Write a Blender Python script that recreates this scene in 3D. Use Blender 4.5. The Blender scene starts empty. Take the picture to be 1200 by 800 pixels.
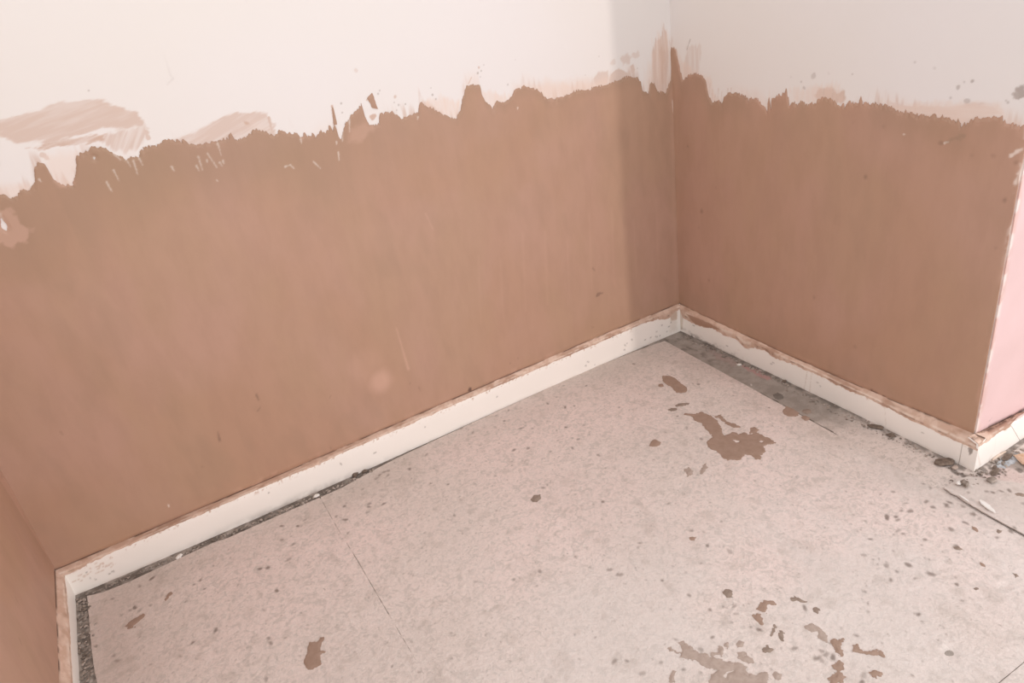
import bpy, math, random
import numpy as np
from mathutils import Euler

# ------------------------------------------------------------------ camera, light, exposure
scene = bpy.context.scene
C = scene.collection
FPX = 869.577
CAM_EUL = (1.09829, 0.13205, -0.53886)
CAM_Z = 1.5
cam_data = bpy.data.cameras.new('camera')
cam_data.sensor_width = 36.0
cam_data.lens = FPX / 1200.0 * 36.0
cam_data.clip_start = 0.02
camera = bpy.data.objects.new('camera', cam_data)
camera.location = (0, 0, CAM_Z)
camera.rotation_euler = CAM_EUL
C.objects.link(camera)
scene.camera = camera

world = bpy.data.worlds.new('room_daylight')
scene.world = world
world.use_nodes = True
world.node_tree.nodes['Background'].inputs['Color'].default_value = (1.0, 1.01, 1.03, 1)
world.node_tree.nodes['Background'].inputs['Strength'].default_value = 1.10

# one small bright lamp far off beyond the outer corner: it throws the upright shadow on the back wall
lamp_d = bpy.data.lights.new('work_lamp', 'POINT')
lamp_d.energy = 215.0
lamp_d.color = (1.0, 0.90, 0.86)
lamp_d.shadow_soft_size = 0.075
lamp = bpy.data.objects.new('work_lamp', lamp_d)
lamp.location = (2.765, -2.965, 1.15)
C.objects.link(lamp)

fill_d = bpy.data.lights.new('overhead_fill', 'AREA')  # unseen soft fill added overhead to brighten the upper walls and floor
fill_d.shape = 'SQUARE'
fill_d.size = 1.6
fill_d.energy = 4.0
fill_d.color = (1.0, 0.965, 0.93)
fill_l = bpy.data.objects.new('overhead_fill', fill_d)
fill_l.location = (0.2, 0.4, 2.6)
C.objects.link(fill_l)

scene.view_settings.view_transform = 'Standard'
scene.view_settings.look = 'None'
scene.view_settings.exposure = 0.08
scene.view_settings.gamma = 1.0
scene.view_settings.use_curve_mapping = False

# ------------------------------------------------------------------ room measures (metres)
XL, XR, YW, YO = -0.488, 1.9455, 2.206, 0.951
WALL_TOP = 2.5
BASE_Z = -0.003
RNG = np.random.RandomState(7)
_R = np.array(Euler(CAM_EUL, 'XYZ').to_matrix())


def rays(px):
    px = np.atleast_2d(np.array(px, float))
    v = np.stack([px[:, 0] - 600, 400 - px[:, 1], np.full(len(px), -FPX)], 1)
    return v @ _R.T


def hit(px, axis, value):
    """point where the sight line through photo pixel px meets the plane axis = value"""
    d = rays(px)
    o = np.array([0, 0, CAM_Z])
    t = (value - o[axis]) / d[:, axis]
    return o + d * t[:, None]


class Frame:
    """a flat surface of the room with its own u, v in metres"""
    def __init__(self, name):
        self.name = name

    def uv(self, px):
        n = self.name
        if n == 'back':
            p = hit(px, 1, YW); return np.stack([p[:, 0], p[:, 2]], 1)
        if n == 'right':
            p = hit(px, 0, XR); return np.stack([YW - p[:, 1], p[:, 2]], 1)
        if n == 'left':
            p = hit(px, 0, XL); return np.stack([YW - p[:, 1], p[:, 2]], 1)
        if n == 'outer':
            p = hit(px, 1, YO); return np.stack([p[:, 0] - XR, p[:, 2]], 1)
        p = hit(px, 2, 0.0); return p[:, :2]

    def pos(self, u, v, off):
        n = self.name
        if n == 'back': return np.stack([u, YW - off, v], -1)
        if n == 'right': return np.stack([XR - off, YW - u, v], -1)
        if n == 'left': return np.stack([XL + off, YW - u, v], -1)
        if n == 'outer': return np.stack([XR + u, YO - off, v], -1)
        return np.stack([u, v, off], -1)

    def normal(self):
        return dict(back=(0, -1, 0), right=(-1, 0, 0), left=(1, 0, 0), outer=(0, -1, 0), floor=(0, 0, 1))[self.name]


BACK, RIGHT, LEFT, OUTER, FLOOR = [Frame(k) for k in ('back', 'right', 'left', 'outer', 'floor')]


def crop(x0, y0, s, pts):
    return [(x0 + x / s, y0 + y / s) for x, y in pts]


# ------------------------------------------------------------------ noise
_LAT = RNG.rand(512, 512).astype(np.float32)


def vnoise(x, y):
    xi = np.floor(x).astype(int); yi = np.floor(y).astype(int)
    fx = x - xi; fy = y - yi
    fx = fx * fx * (3 - 2 * fx); fy = fy * fy * (3 - 2 * fy)
    a = _LAT[xi % 512, yi % 512]; b = _LAT[(xi + 1) % 512, yi % 512]
    c = _LAT[xi % 512, (yi + 1) % 512]; d = _LAT[(xi + 1) % 512, (yi + 1) % 512]
    return ((a * (1 - fx) + b * fx) * (1 - fy) + (c * (1 - fx) + d * fx) * fy) * 2 - 1


def fbm(x, y, o=4):
    s = 0; a = 1; t = 0
    for k in range(o):
        s = s + a * vnoise(x * 2 ** k + 17.3 * k, y * 2 ** k + 5.1 * k); t += a; a *= .55
    return s / t


def sstep(a, b, x):
    t = np.clip((x - a) / (b - a), 0, 1)
    return t * t * (3 - 2 * t)


def poly_sdf(U, V, P):
    """signed distance to a closed outline, positive inside"""
    P = np.array(P, float); n = len(P)
    d = np.full(U.shape, 1e9); inside = np.zeros(U.shape, bool)
    for i in range(n):
        a = P[i]; b = P[(i + 1) % n]
        e = b - a; L = e @ e + 1e-12
        t = np.clip(((U - a[0]) * e[0] + (V - a[1]) * e[1]) / L, 0, 1)
        d = np.minimum(d, np.hypot(U - a[0] - t * e[0], V - a[1] - t * e[1]))
        c = (a[1] > V) != (b[1] > V)
        if abs(b[1] - a[1]) > 1e-12:
            xin = a[0] + (V - a[1]) * (b[0] - a[0]) / (b[1] - a[1])
            inside ^= c & (U < xin)
    return np.where(inside, d, -d)


class Grid:
    """sample grid over a frame with colour channels: 0 wash / wear, 1 dark mark, 2 pale mark, 3 spare"""
    def __init__(self, frame, us, vs):
        self.f = frame; self.us = np.array(us); self.vs = np.array(vs)
        self.U, self.V = np.meshgrid(self.us, self.vs, indexing='ij')
        self.ch = np.zeros(self.U.shape + (4,), np.float32)

    def _box(self, P, m):
        P = np.array(P)
        i0 = np.searchsorted(self.us, P[:, 0].min() - m); i1 = np.searchsorted(self.us, P[:, 0].max() + m)
        j0 = np.searchsorted(self.vs, P[:, 1].min() - m); j1 = np.searchsorted(self.vs, P[:, 1].max() + m)
        return slice(i0, i1), slice(j0, j1)

    def put(self, c, s, a):
        self.ch[s[0], s[1], c] = np.maximum(self.ch[s[0], s[1], c], a)

    def cut(self, c, s, a):
        self.ch[s[0], s[1], c] *= (1 - a)

    def poly(self, c, px, val, soft=.006, rag=.004, streak=None, cut=False, freq=60):
        P = self.f.uv(px)
        s = self._box(P, soft + rag + .01)
        U = self.U[s]; V = self.V[s]
        if U.size == 0: return
        ur, vr = U, V
        if streak is not None:
            ang, fq, amt = streak
            ca, sa = math.cos(ang), math.sin(ang)
            ur = U * ca + V * sa; vr = -U * sa + V * ca
            st = fbm(ur * 9, vr * fq, 3)
            d = poly_sdf(U, V, P) + rag * fbm(ur * 25, vr * fq, 3) * 1.6
            a = val * sstep(-soft * .5, soft, d) * (1 - amt * sstep(-.25, .5, st))
        else:
            d = poly_sdf(U, V, P) + rag * fbm(U * freq, V * freq, 3) * 1.6
            a = val * sstep(-soft * .5, soft, d)
        (self.cut if cut else self.put)(c, s, a)

    def seg(self, c, p0, p1, w, val, soft=.002):
        P = self.f.uv([p0, p1]); s = self._box(P, w + soft + .01)
        U = self.U[s]; V = self.V[s]
        if U.size == 0: return
        e = P[1] - P[0]
        t = np.clip(((U - P[0, 0]) * e[0] + (V - P[0, 1]) * e[1]) / (e @ e + 1e-12), 0, 1)
        d = w * (1 - .5 * t) - np.hypot(U - P[0, 0] - t * e[0], V - P[0, 1] - t * e[1]) + .0012 * vnoise(U * 300, V * 300)
        self.put(c, s, val * sstep(-soft * .5, soft, d))

    def dot(self, c, p, r, val, soft=.002, asp=1.0, ang=0.0):
        P = self.f.uv([p]); self.dot_uv(c, P[0], r, val, soft, asp, ang)

    def dot_uv(self, c, q, r, val, soft=.002, asp=1.0, ang=0.0):
        m = r * max(asp, 1) + soft + .004
        s = self._box([q], m)
        U = self.U[s] - q[0]; V = self.V[s] - q[1]
        if U.size == 0: return
        ca, sa = math.cos(ang), math.sin(ang)
        a = U * ca + V * sa; b = -U * sa + V * ca
        d = r - np.hypot(a / asp, b) + r * .35 * vnoise((U + q[0]) * 130, (V + q[1]) * 130)
        self.put(c, s, val * sstep(-soft * .5, soft, d))


# ------------------------------------------------------------------ mesh builders
def make_mesh(name, verts, faces4, faces_n, mat, parent=None, col=None, smooth=True, link=True):
    """faces4: (n,4) int array; faces_n: list of tuples"""
    me = bpy.data.meshes.new(name)
    verts = np.asarray(verts, np.float32)
    me.vertices.add(len(verts)); me.vertices.foreach_set('co', verts.ravel())
    f4 = np.asarray(faces4, np.int32).reshape(-1, 4)
    tot = np.full(len(f4), 4, np.int32)
    lv = [f4.ravel()]
    if faces_n:
        tot = np.concatenate([tot, np.array([len(f) for f in faces_n], np.int32)])
        lv.append(np.array([i for f in faces_n for i in f], np.int32))
    lv = np.concatenate(lv) if len(lv) > 1 else lv[0]
    start = np.concatenate([[0], np.cumsum(tot)[:-1]]).astype(np.int32)
    me.loops.add(len(lv)); me.loops.foreach_set('vertex_index', lv)
    me.polygons.add(len(tot)); me.polygons.foreach_set('loop_start', start)
    me.polygons.foreach_set('use_smooth', np.full(len(tot), smooth, bool))
    me.update(calc_edges=True)
    if col is not None:
        a = me.color_attributes.new('marks', 'FLOAT_COLOR', 'POINT')
        a.data.foreach_set('color', np.asarray(col, np.float32).ravel())
    me.validate()
    me.materials.append(mat)
    o = bpy.data.objects.new(name, me)
    if link: C.objects.link(o)
    if parent is not None: o.parent = parent
    return o


def iso_mesh(name, us, vs, F, pos, normal, mat, parent=None, col=None, off=None, skirt=0.0, extra=None):
    """mesh of the region F > 0 of a grid, its rim cut exactly along F = 0 and closed by a skirt of depth `skirt`.
    pos(u, v, off) maps to space; off is the height of every node over the surface"""
    n, m = F.shape
    F = np.where(np.abs(F) < 1e-7, 1e-7, F)
    U, V = np.meshgrid(us, vs, indexing='ij')
    if off is None: off = np.zeros_like(F)
    if col is None: col = np.zeros(F.shape + (4,), np.float32)
    ins = F > 0
    idx = np.full(F.shape, -1, int)
    cell = ins[:-1, :-1].astype(int) + ins[1:, :-1] + ins[1:, 1:] + ins[:-1, 1:]
    idx[ins] = np.arange(ins.sum())
    vu = list(); vv = list(); vo = list(); vc = list()
    base = int(ins.sum())
    full = cell == 4
    I, J = np.nonzero(full)
    f4 = np.stack([idx[I, J], idx[I + 1, J], idx[I + 1, J + 1], idx[I, J + 1]], 1)
    cuts = {}; fn = []; rims = []

    def cutv(a, b):
        k = (a, b) if a < b else (b, a)
        if k in cuts: return cuts[k]
        fa, fb = F[k[0]], F[k[1]]
        t = fa / (fa - fb)
        (i0, j0), (i1, j1) = k
        vu.append(us[i0] + (us[i1] - us[i0]) * t); vv.append(vs[j0] + (vs[j1] - vs[j0]) * t)
        vo.append(off[i0, j0] + (off[i1, j1] - off[i0, j0]) * t)
        vc.append(col[i0, j0] + (col[i1, j1] - col[i0, j0]) * t)
        cuts[k] = base + len(vu) - 1
        return cuts[k]
    for i, j in zip(*np.nonzero((cell > 0) & (cell < 4))):
        i = int(i); j = int(j)
        cs = [(i, j), (i + 1, j), (i + 1, j + 1), (i, j + 1)]
        poly = []; kinds = []
        for k in range(4):
            a = cs[k]; b = cs[(k + 1) % 4]
            if ins[a]: poly.append(int(idx[a])); kinds.append(0)
            if ins[a] != ins[b]: poly.append(cutv(a, b)); kinds.append(1 if ins[a] else 2)
        if len(poly) < 3: continue
        fn.append(tuple(poly))
        L = len(poly)
        for k in range(L):
            if kinds[k] == 1 and kinds[(k + 1) % L] == 2:
                rims.append((poly[k], poly[(k + 1) % L]))
    au = np.concatenate([U[ins], np.array(vu)]); av = np.concatenate([V[ins], np.array(vv)])
    ao = np.concatenate([off[ins], np.array(vo)])
    ac = np.concatenate([col[ins], np.array(vc).reshape(-1, 4)])
    # outer border of the grid also gets a skirt
    for (ii, jj, rev) in [(range(n), 0, False), (range(n), m - 1, True)]:
        for i in range(n - 1):
            if ins[i, jj] and ins[i + 1, jj]: rims.append((int(idx[i + 1, jj]), int(idx[i, jj])) if not rev else (int(idx[i, jj]), int(idx[i + 1, jj])))
    for (ii, rev) in [(0, True), (n - 1, False)]:
        for j in range(m - 1):
            if ins[ii, j] and ins[ii, j + 1]: rims.append((int(idx[ii, j + 1]), int(idx[ii, j])) if not rev else (int(idx[ii, j]), int(idx[ii, j + 1])))
    co = pos(au, av, ao)
    if skirt > 0 and rims:
        rv = sorted({v for r in rims for v in r}); mp = {v: k for k, v in enumerate(rv)}
        rv = np.array(rv); b0 = len(co); nr = len(rv)
        top = co[rv]; bot = pos(au[rv], av[rv], ao[rv] - skirt)
        co = np.concatenate([co, top, bot]); ac = np.concatenate([ac, ac[rv], ac[rv]])
        for a, b in rims:
            fn.append((b0 + mp[b], b0 + mp[a], b0 + nr + mp[a], b0 + nr + mp[b]))
    if len(f4):
        a, b, c_ = co[f4[0, 0]], co[f4[0, 1]], co[f4[0, 2]]
    else:
        a, b, c_ = co[fn[0][0]], co[fn[0][1]], co[fn[0][2]]
    if np.cross(b - a, c_ - a) @ np.array(normal) < 0:
        f4 = f4[:, ::-1]; fn = [f[::-1] for f in fn]
    if extra is not None:
        ev, ef = extra
        fn += [tuple(len(co) + k for k in f) for f in ef]
        co = np.concatenate([co, np.array(ev, float)]); ac = np.concatenate([ac, np.zeros((len(ev), 4))])
    return make_mesh(name, co, f4, fn, mat, parent, ac)


def box_geo(x0, x1, y0, y1, z0, z1):
    v = [(x, y, z) for x in (x0, x1) for y in (y0, y1) for z in (z0, z1)]
    f = [(0, 1, 3, 2), (4, 6, 7, 5), (0, 4, 5, 1), (2, 3, 7, 6), (0, 2, 6, 4), (1, 5, 7, 3)]
    return v, f


def structure(o):
    o['kind'] = 'structure'
    return o


# ------------------------------------------------------------------ materials
class NT:
    def __init__(self, name, rough=.7, spec=.3):
        self.m = bpy.data.materials.new(name); self.m.use_nodes = True
        self.t = self.m.node_tree; self.b = self.t.nodes['Principled BSDF']
        self.b.inputs['Roughness'].default_value = rough
        self.b.inputs['Specular IOR Level'].default_value = spec
        self.co = self.n('ShaderNodeTexCoord').outputs['Object']

    def n(self, k, **kw):
        q = self.t.nodes.new(k)
        for a, b in kw.items(): setattr(q, a, b)
        return q

    def l(self, a, b): self.t.links.new(a, b)

    def mapping(self, sc):
        q = self.n('ShaderNodeMapping'); q.inputs['Scale'].default_value = sc
        self.l(self.co, q.inputs['Vector']); return q.outputs['Vector']

    def noise(self, scale, detail=4, rough=.55, sc=None, dist=0.0):
        q = self.n('ShaderNodeTexNoise')
        q.inputs['Scale'].default_value = scale; q.inputs['Detail'].default_value = detail
        q.inputs['Roughness'].default_value = rough; q.inputs['Distortion'].default_value = dist
        self.l(self.mapping(sc) if sc else self.co, q.inputs['Vector'])
        return q.outputs['Fac']

    def voro(self, scale, feature='F1'):
        q = self.n('ShaderNodeTexVoronoi', feature=feature); q.inputs['Scale'].default_value = scale
        self.l(self.co, q.inputs['Vector']); return q.outputs['Distance']

    def rng(self, f, a, b, c=0.0, d=1.0):
        q = self.n('ShaderNodeMapRange'); q.interpolation_type = 'SMOOTHSTEP'
        for i, v in zip(('From Min', 'From Max', 'To Min', 'To Max'), (a, b, c, d)): q.inputs[i].default_value = v
        self.l(f, q.inputs['Value']); return q.outputs['Result']

    def math(self, op, a, b):
        q = self.n('ShaderNodeMath', operation=op)
        for s, v in zip(q.inputs, (a, b)):
            if isinstance(v, (int, float)): s.default_value = v
            else: self.l(v, s)
        return q.outputs[0]

    def mix(self, f, a, b):
        q = self.n('ShaderNodeMix', data_type='RGBA')
        for s, v in ((q.inputs['Factor'], f), (q.inputs[6], a), (q.inputs[7], b)):
            if isinstance(v, (int, float)): s.default_value = v
            elif isinstance(v, tuple): s.default_value = v + (1,)
            else: self.l(v, s)
        return q.outputs[2]

    def marks(self):
        q = self.n('ShaderNodeVertexColor', layer_name='marks')
        s = self.n('ShaderNodeSeparateColor'); self.l(q.outputs['Color'], s.inputs['Color'])
        return s.outputs[0], s.outputs[1], s.outputs[2], q.outputs['Alpha']

    def out(self, c): self.l(c, self.b.inputs['Base Color'])

    def bump(self, h, strength, dist=.002):
        q = self.n('ShaderNodeBump'); q.inputs['Strength'].default_value = strength
        q.inputs['Distance'].default_value = dist
        self.l(h, q.inputs['Height']); self.l(q.outputs['Normal'], self.b.inputs['Normal'])


BROWN_A = (.478, .288, .198)
BROWN_B = (.505, .308, .228)
BROWN_C = (.462, .296, .192)


def plaster_nodes(k, dry=0.0):
    a = k.rng(k.noise(1.7, 3, .5, dist=.6), .38, .62)
    b = k.rng(k.noise(3.1, 3, .5, sc=(1.4, 1.4, .6)), .4, .68)
    c = k.mix(a, BROWN_A, BROWN_B)
    c = k.mix(k.math('MULTIPLY', b, .5), c, BROWN_C)
    fine = k.rng(k.noise(14, 5, .6, sc=(1.3, 1.3, .45)), .35, .7)
    c = k.mix(k.math('MULTIPLY', fine, .22), c, (.37, .225, .155))
    return c


def m_plaster():
    k = NT('pink_brown_skim_plaster', .62, .28)
    c = plaster_nodes(k)
    w, d, p, al = k.marks()
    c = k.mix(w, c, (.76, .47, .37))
    c = k.mix(d, c, (.16, .09, .07))
    c = k.mix(p, c, (.86, .74, .66))
    c = k.mix(al, c, (.33, .225, .155))
    k.out(c)
    k.bump(k.noise(9, 5, .55, sc=(1, 1, .5)), .25, .004)
    return k.m


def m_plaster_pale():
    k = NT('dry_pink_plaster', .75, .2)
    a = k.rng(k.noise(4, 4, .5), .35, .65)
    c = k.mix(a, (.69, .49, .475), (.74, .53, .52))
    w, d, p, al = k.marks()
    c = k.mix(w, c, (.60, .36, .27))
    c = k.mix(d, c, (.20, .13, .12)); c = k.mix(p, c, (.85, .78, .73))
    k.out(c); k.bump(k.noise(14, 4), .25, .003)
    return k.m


def m_paint():
    k = NT('old_white_wall_paint', .7, .25)
    a = k.rng(k.noise(1.1, 2, .5), .35, .65)
    c = k.mix(a, (.82, .765, .745), (.81, .755, .715))
    w, d, p, al = k.marks()
    c = k.mix(w, c, (.55, .33, .225))
    c = k.mix(al, c, (.80, .63, .54))
    c = k.mix(p, c, (.88, .83, .80))
    c = k.mix(d, c, (.25, .17, .13))
    k.out(c); k.bump(k.noise(30, 4), .12, .002)
    return k.m


def m_board():
    k = NT('white_gloss_paint', .42, .4)
    a = k.rng(k.noise(5, 3, .5), .35, .65)
    c = k.mix(a, (.97, .905, .845), (.95, .89, .83))
    w, d, p, al = k.marks()
    c = k.mix(w, c, (.56, .36, .25))
    c = k.mix(al, c, (.60, .48, .38))
    c = k.mix(d, c, (.17, .125, .10))
    k.out(c); k.bump(k.noise(24, 4, sc=(.4, .4, 1)), .15, .002)
    return k.m


def m_fillet():
    k = NT('plaster_and_old_paint_ridge', .7, .25)
    n = k.rng(k.noise(26, 5, .65), .42, .58)
    c = k.mix(n, (.62, .42, .32), (.72, .53, .425))
    w, d, p, al = k.marks()
    c = k.mix(w, c, (.42, .25, .175))
    c = k.mix(p, c, (.86, .74, .64))
    c = k.mix(d, c, (.12, .065, .045))
    k.out(c); k.bump(k.noise(60, 5, .7), .5, .003)
    return k.m


def m_sheet(name='worn_grey_floor_sheet'):
    k = NT(name, .78, .2)
    big = k.rng(k.noise(1.5, 3, .5, dist=.4), .40, .62)
    c = k.mix(big, (.78, .665, .61), (.84, .69, .64))
    n1 = k.rng(k.noise(34, 6, .68, dist=1.6), .47, .62)
    c = k.mix(k.math('MULTIPLY', n1, .5), c, (.50, .44, .395))
    n2 = k.rng(k.noise(58, 5, .65, dist=2.4), .55, .66)
    c = k.mix(k.math('MULTIPLY', n2, .6), c, (.84, .76, .70))
    n3 = k.rng(k.noise(85, 5, .7, dist=1.0), .60, .70)
    patch = k.rng(k.noise(3.4, 3, .6), .38, .62)
    c = k.mix(k.math('MULTIPLY', k.math('MULTIPLY', n3, patch), .6), c, (.26, .21, .18))
    n4 = k.rng(k.noise(105, 4, .7, dist=.8), .40, .62)
    c = k.mix(k.math('MULTIPLY', n4, .26), c, (.47, .405, .365))
    w, d, p, al = k.marks()
    c = k.mix(w, c, (.74, .67, .63))
    c = k.mix(al, c, (.43, .355, .30))
    c = k.mix(p, c, (.86, .80, .76))
    c = k.mix(d, c, (.17, .125, .10))
    k.out(c); k.bump(k.noise(75, 5, .7, dist=1.2), .6, .0035)
    return k.m


def m_concrete():
    k = NT('bare_concrete_dust', .85, .15)
    n = k.rng(k.noise(16, 6, .65), .38, .62)
    c = k.mix(n, (.31, .265, .23), (.39, .335, .295))
    w, d, p, al = k.marks()
    n2 = k.rng(k.noise(60, 5, .7, dist=1.4), .47, .62)
    dust = k.mix(n2, (.74, .63, .575), (.56, .48, .43))
    c = k.mix(w, c, dust)
    c = k.mix(al, c, (.45, .26, .24))
    c = k.mix(p, c, (.78, .70, .64))
    c = k.mix(d, c, (.13, .105, .088))
    k.out(c); k.bump(k.noise(90, 5, .7), .6, .004)
    return k.m


def m_plain(name, c0, c1, scale=60, rough=.75, bump=.4):
    k = NT(name, rough, .25)
    k.out(k.mix(k.rng(k.noise(scale, 5, .6), .35, .65), c0, c1)); k.bump(k.noise(scale * 2, 4), bump, .002)
    return k.m


MP, MPP, MW, MB, MF, MS, MC = m_plaster(), m_plaster_pale(), m_paint(), m_board(), m_fillet(), m_sheet(), m_concrete()
M_SPLAT = m_plain('dried_plaster_drip', (.345, .232, .175), (.385, .265, .205), 40, .8, .25)
M_SPLAT_PALE = m_plain('thin_dried_plaster', (.41, .315, .265), (.47, .37, .315), 70, .8, .25)
M_DARK = m_plain('dark_damp_dirt', (.27, .20, .16), (.34, .26, .21), 60, .85, .25)
M_DIRT = m_plain('dark_brown_dirt', (.13, .095, .075), (.22, .165, .13), 80, .9, .6)
M_BLOT = m_plain('dark_grey_damp', (.17, .145, .125), (.21, .18, .155), 60, .8, .2)
M_GRIT = m_plain('dark_grit', (.20, .16, .13), (.46, .38, .33), 25)
M_CHIP = m_plain('white_paint_chip', (.78, .72, .67), (.84, .80, .76), 60)
M_WOOD = m_plain('raw_pale_wood', (.66, .50, .40), (.76, .62, .52), 90)
M_ORANGE = m_plain('orange_plaster_lump', (.58, .37, .24), (.66, .46, .34), 40)
M_BLUE = m_plain('blue_grey_dust', (.36, .37, .38), (.52, .53, .55), 60)

# ------------------------------------------------------------------ traced lines, turned into measured lines of the room
def mono(P):
    P = P[np.argsort(P[:, 0])]
    return P


def polyline(frame, px, deg=3):
    P = mono(frame.uv(px))
    return np.polyfit(P[:, 0], P[:, 1], deg)


# back board
B_bot = [(91.7, 693.3), (108, 689), (130, 680), (153, 673), (175, 663), (208, 648), (250, 630), (266.7, 621.7), (300, 606.7), (350, 583.3), (400, 563.3),
         (416.7, 555), (450, 542.5), (483, 527.5), (516.7, 511.7), (550, 496.7), (600, 474), (650, 451.3), (700, 428), (750, 408.3), (780, 394), (794, 387)]
B_top = [(76, 671), (108, 657), (150, 639), (191.7, 621), (250, 594), (300, 575), (400, 531), (466.7, 503), (550, 466), (641.7, 427), (700, 402), (741.7, 384), (766.7, 373), (792, 363)]
B_wall = [(63, 665), (108, 651.7), (150, 634), (191.7, 615), (250, 589), (283, 574), (341.7, 548.5), (400, 525), (416.7, 518.3), (466.7, 496), (516.7, 474), (550, 457.5),
          (575, 448), (641.7, 420), (700, 396), (741.7, 378.3), (766.7, 367.5), (795, 355)]
p = hit(B_bot, 2, BASE_Z)
cb_y = np.polyfit(p[:, 0], np.minimum(p[:, 1], YW - .0105), 3)


def front_z(px, cy, deg=3, it=4):
    """height of the front top edge: the sight line meets the upright face y = cy(x)"""
    y = np.full(len(px), 2.18)
    for _ in range(it):
        P = np.array([hit([q], 1, yy)[0] for q, yy in zip(px, y)])
        y = np.polyval(cy, P[:, 0])
    return np.polyfit(P[:, 0], P[:, 2], deg)


cb_z = front_z(B_top, cb_y)
cb_w = polyline(BACK, B_wall)
# right board, as functions of u = distance from the back wall
R_bot = [(796.7, 387.5), (851.7, 413), (896.7, 434), (930, 450), (971.7, 470), (1000, 484.5), (1021.7, 495), (1066.7, 516), (1100, 532), (1141.7, 552.5)]
R_top = [(800, 363), (838, 381.5), (870, 396.5), (896.7, 408.5), (933, 425), (950, 432), (980, 446.7), (1026.7, 469.5), (1050, 481), (1098, 504.5), (1123, 516), (1143, 523)]
R_wall = [(798, 356), (838, 376), (880, 396), (930, 418.5), (983, 441.7), (1020, 457.5), (1066.7, 477), (1098, 490.5), (1141.7, 508)]
p = hit(R_bot, 2, BASE_Z)
cr_x = np.polyfit(YW - p[:, 1], p[:, 0], 2)
x = np.full(len(R_top), 1.915)
for _ in range(4):
    P = np.array([hit([q], 0, xx)[0] for q, xx in zip(R_top, x)])
    x = np.polyval(cr_x, YW - P[:, 1])
cr_z = np.polyfit(YW - P[:, 1], P[:, 2], 2)
cr_w = polyline(RIGHT, R_wall, 2)
# left board
L_bot = [(88, 694), (90, 727), (91.5, 740), (93, 800)]
L_top = [(76, 676), (80.6, 740), (83.7, 800)]
L_wall = [(62.5, 666), (64.6, 697), (66, 740), (68.3, 800)]
p = hit(L_bot, 2, BASE_Z)
cl_x = np.polyfit(YW - p[:, 1], p[:, 0], 1)
x = np.full(len(L_top), -.46)
for _ in range(4):
    P = np.array([hit([q], 0, xx)[0] for q, xx in zip(L_top, x)])
    x = np.polyval(cl_x, YW - P[:, 1])
cl_z = np.polyfit(YW - P[:, 1], P[:, 2], 1)
cl_w = polyline(LEFT, L_wall, 1)
# outer board
O_bot = [(1142, 552), (1164, 536), (1180, 525), (1200, 511)]
O_wall = [(1145, 506), (1179, 491.5), (1200, 479.5)]
yof = float(hit([(1142, 552)], 2, BASE_Z)[0, 1])
co_y = np.polyfit(*hit([(1142, 552), (1200, 513)], 2, BASE_Z)[:, :2].T, 1)
co_w = polyline(OUTER, O_wall, 1)
co_z = np.array([0.0, float(hit([(1144, 523)], 1, yof)[0, 2])])
if 0: print('board front y', np.polyval(cb_y, [-.45, .5, 1.9]), 'z', np.polyval(cb_z, [-.45, .5, 1.9]), 'w', np.polyval(cb_w, [-.45, .5, 1.9]))
if 0: print('right x', np.polyval(cr_x, [0, .6, 1.25]), 'z', np.polyval(cr_z, [0, .6, 1.25]), 'w', np.polyval(cr_w, [0, .6, 1.25]))
if 0: print('left x', np.polyval(cl_x, [0, .6]), 'z', np.polyval(cl_z, [0, .6]), 'w', np.polyval(cl_w, [0, .6]))
if 0: print('outer', yof, np.polyval(co_y, [1.95, 2.3]), co_z, np.polyval(co_w, [0, .3]))

# ------------------------------------------------------------------ painted walls (structure) with smears
def span(a, b, s): return np.linspace(a, b, max(2, int(round((b - a) / s)) + 1))


def cat(*parts):
    out = [parts[0]]
    for q in parts[1:]: out.append(q[1:])
    return np.concatenate(out)


def ztop(frame, px, us):
    P = frame.uv(px)
    u = np.maximum.accumulate(P[:, 0] + np.arange(len(P)) * 1e-6)
    return np.interp(us, u, P[:, 1])


TOPB = ([(-90, 245), (-40, 240), (0, 227), (12, 231), (20, 230), (27, 220), (32.5, 225), (37.5, 224), (41, 215), (40.2, 195), (50, 189), (57, 200), (62, 210), (72, 217), (85, 217), (89, 202), (89.5, 182),
         (102, 179), (105, 172), (117, 171), (127, 176), (135, 182), (147, 186), (162, 182), (170, 172), (180, 170), (197, 164), (215, 164), (225, 169), (240, 169), (255, 165), (267, 161),
         (271, 155), (275, 166), (287, 161), (300, 151), (315, 156), (322, 159), (327, 152), (340, 155), (349, 157), (351, 161), (356, 156), (361, 161), (366, 156), (370, 161), (376, 152),
         (382, 157), (386, 147), (390, 152), (393, 145), (395, 160), (400, 163), (404, 145), (409, 140), (410, 135), (420, 127), (424, 122), (427, 135), (432, 145), (437, 147), (444, 145), (445, 135),
         (452, 132), (462, 132), (470, 139), (480, 135), (490, 132), (492, 118), (500, 124), (512, 130), (525, 137), (535, 140), (540, 127), (545, 102), (550, 99), (562, 99), (564, 110), (566, 114),
         (570, 121), (577, 127), (582, 119), (590, 122), (600, 113), (601, 107), (607, 104), (617, 101), (627, 105), (635, 109), (637, 115), (650, 116), (662, 112), (672, 109), (677, 106),
         (685, 107), (697, 102), (710, 99), (720, 96), (735, 90), (747, 91), (751, 97), (751.5, 105), (760, 110), (762, 97), (766, 97), (770, 107), (780, 110), (786, 92), (787, 60), (791, 56)])
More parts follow.
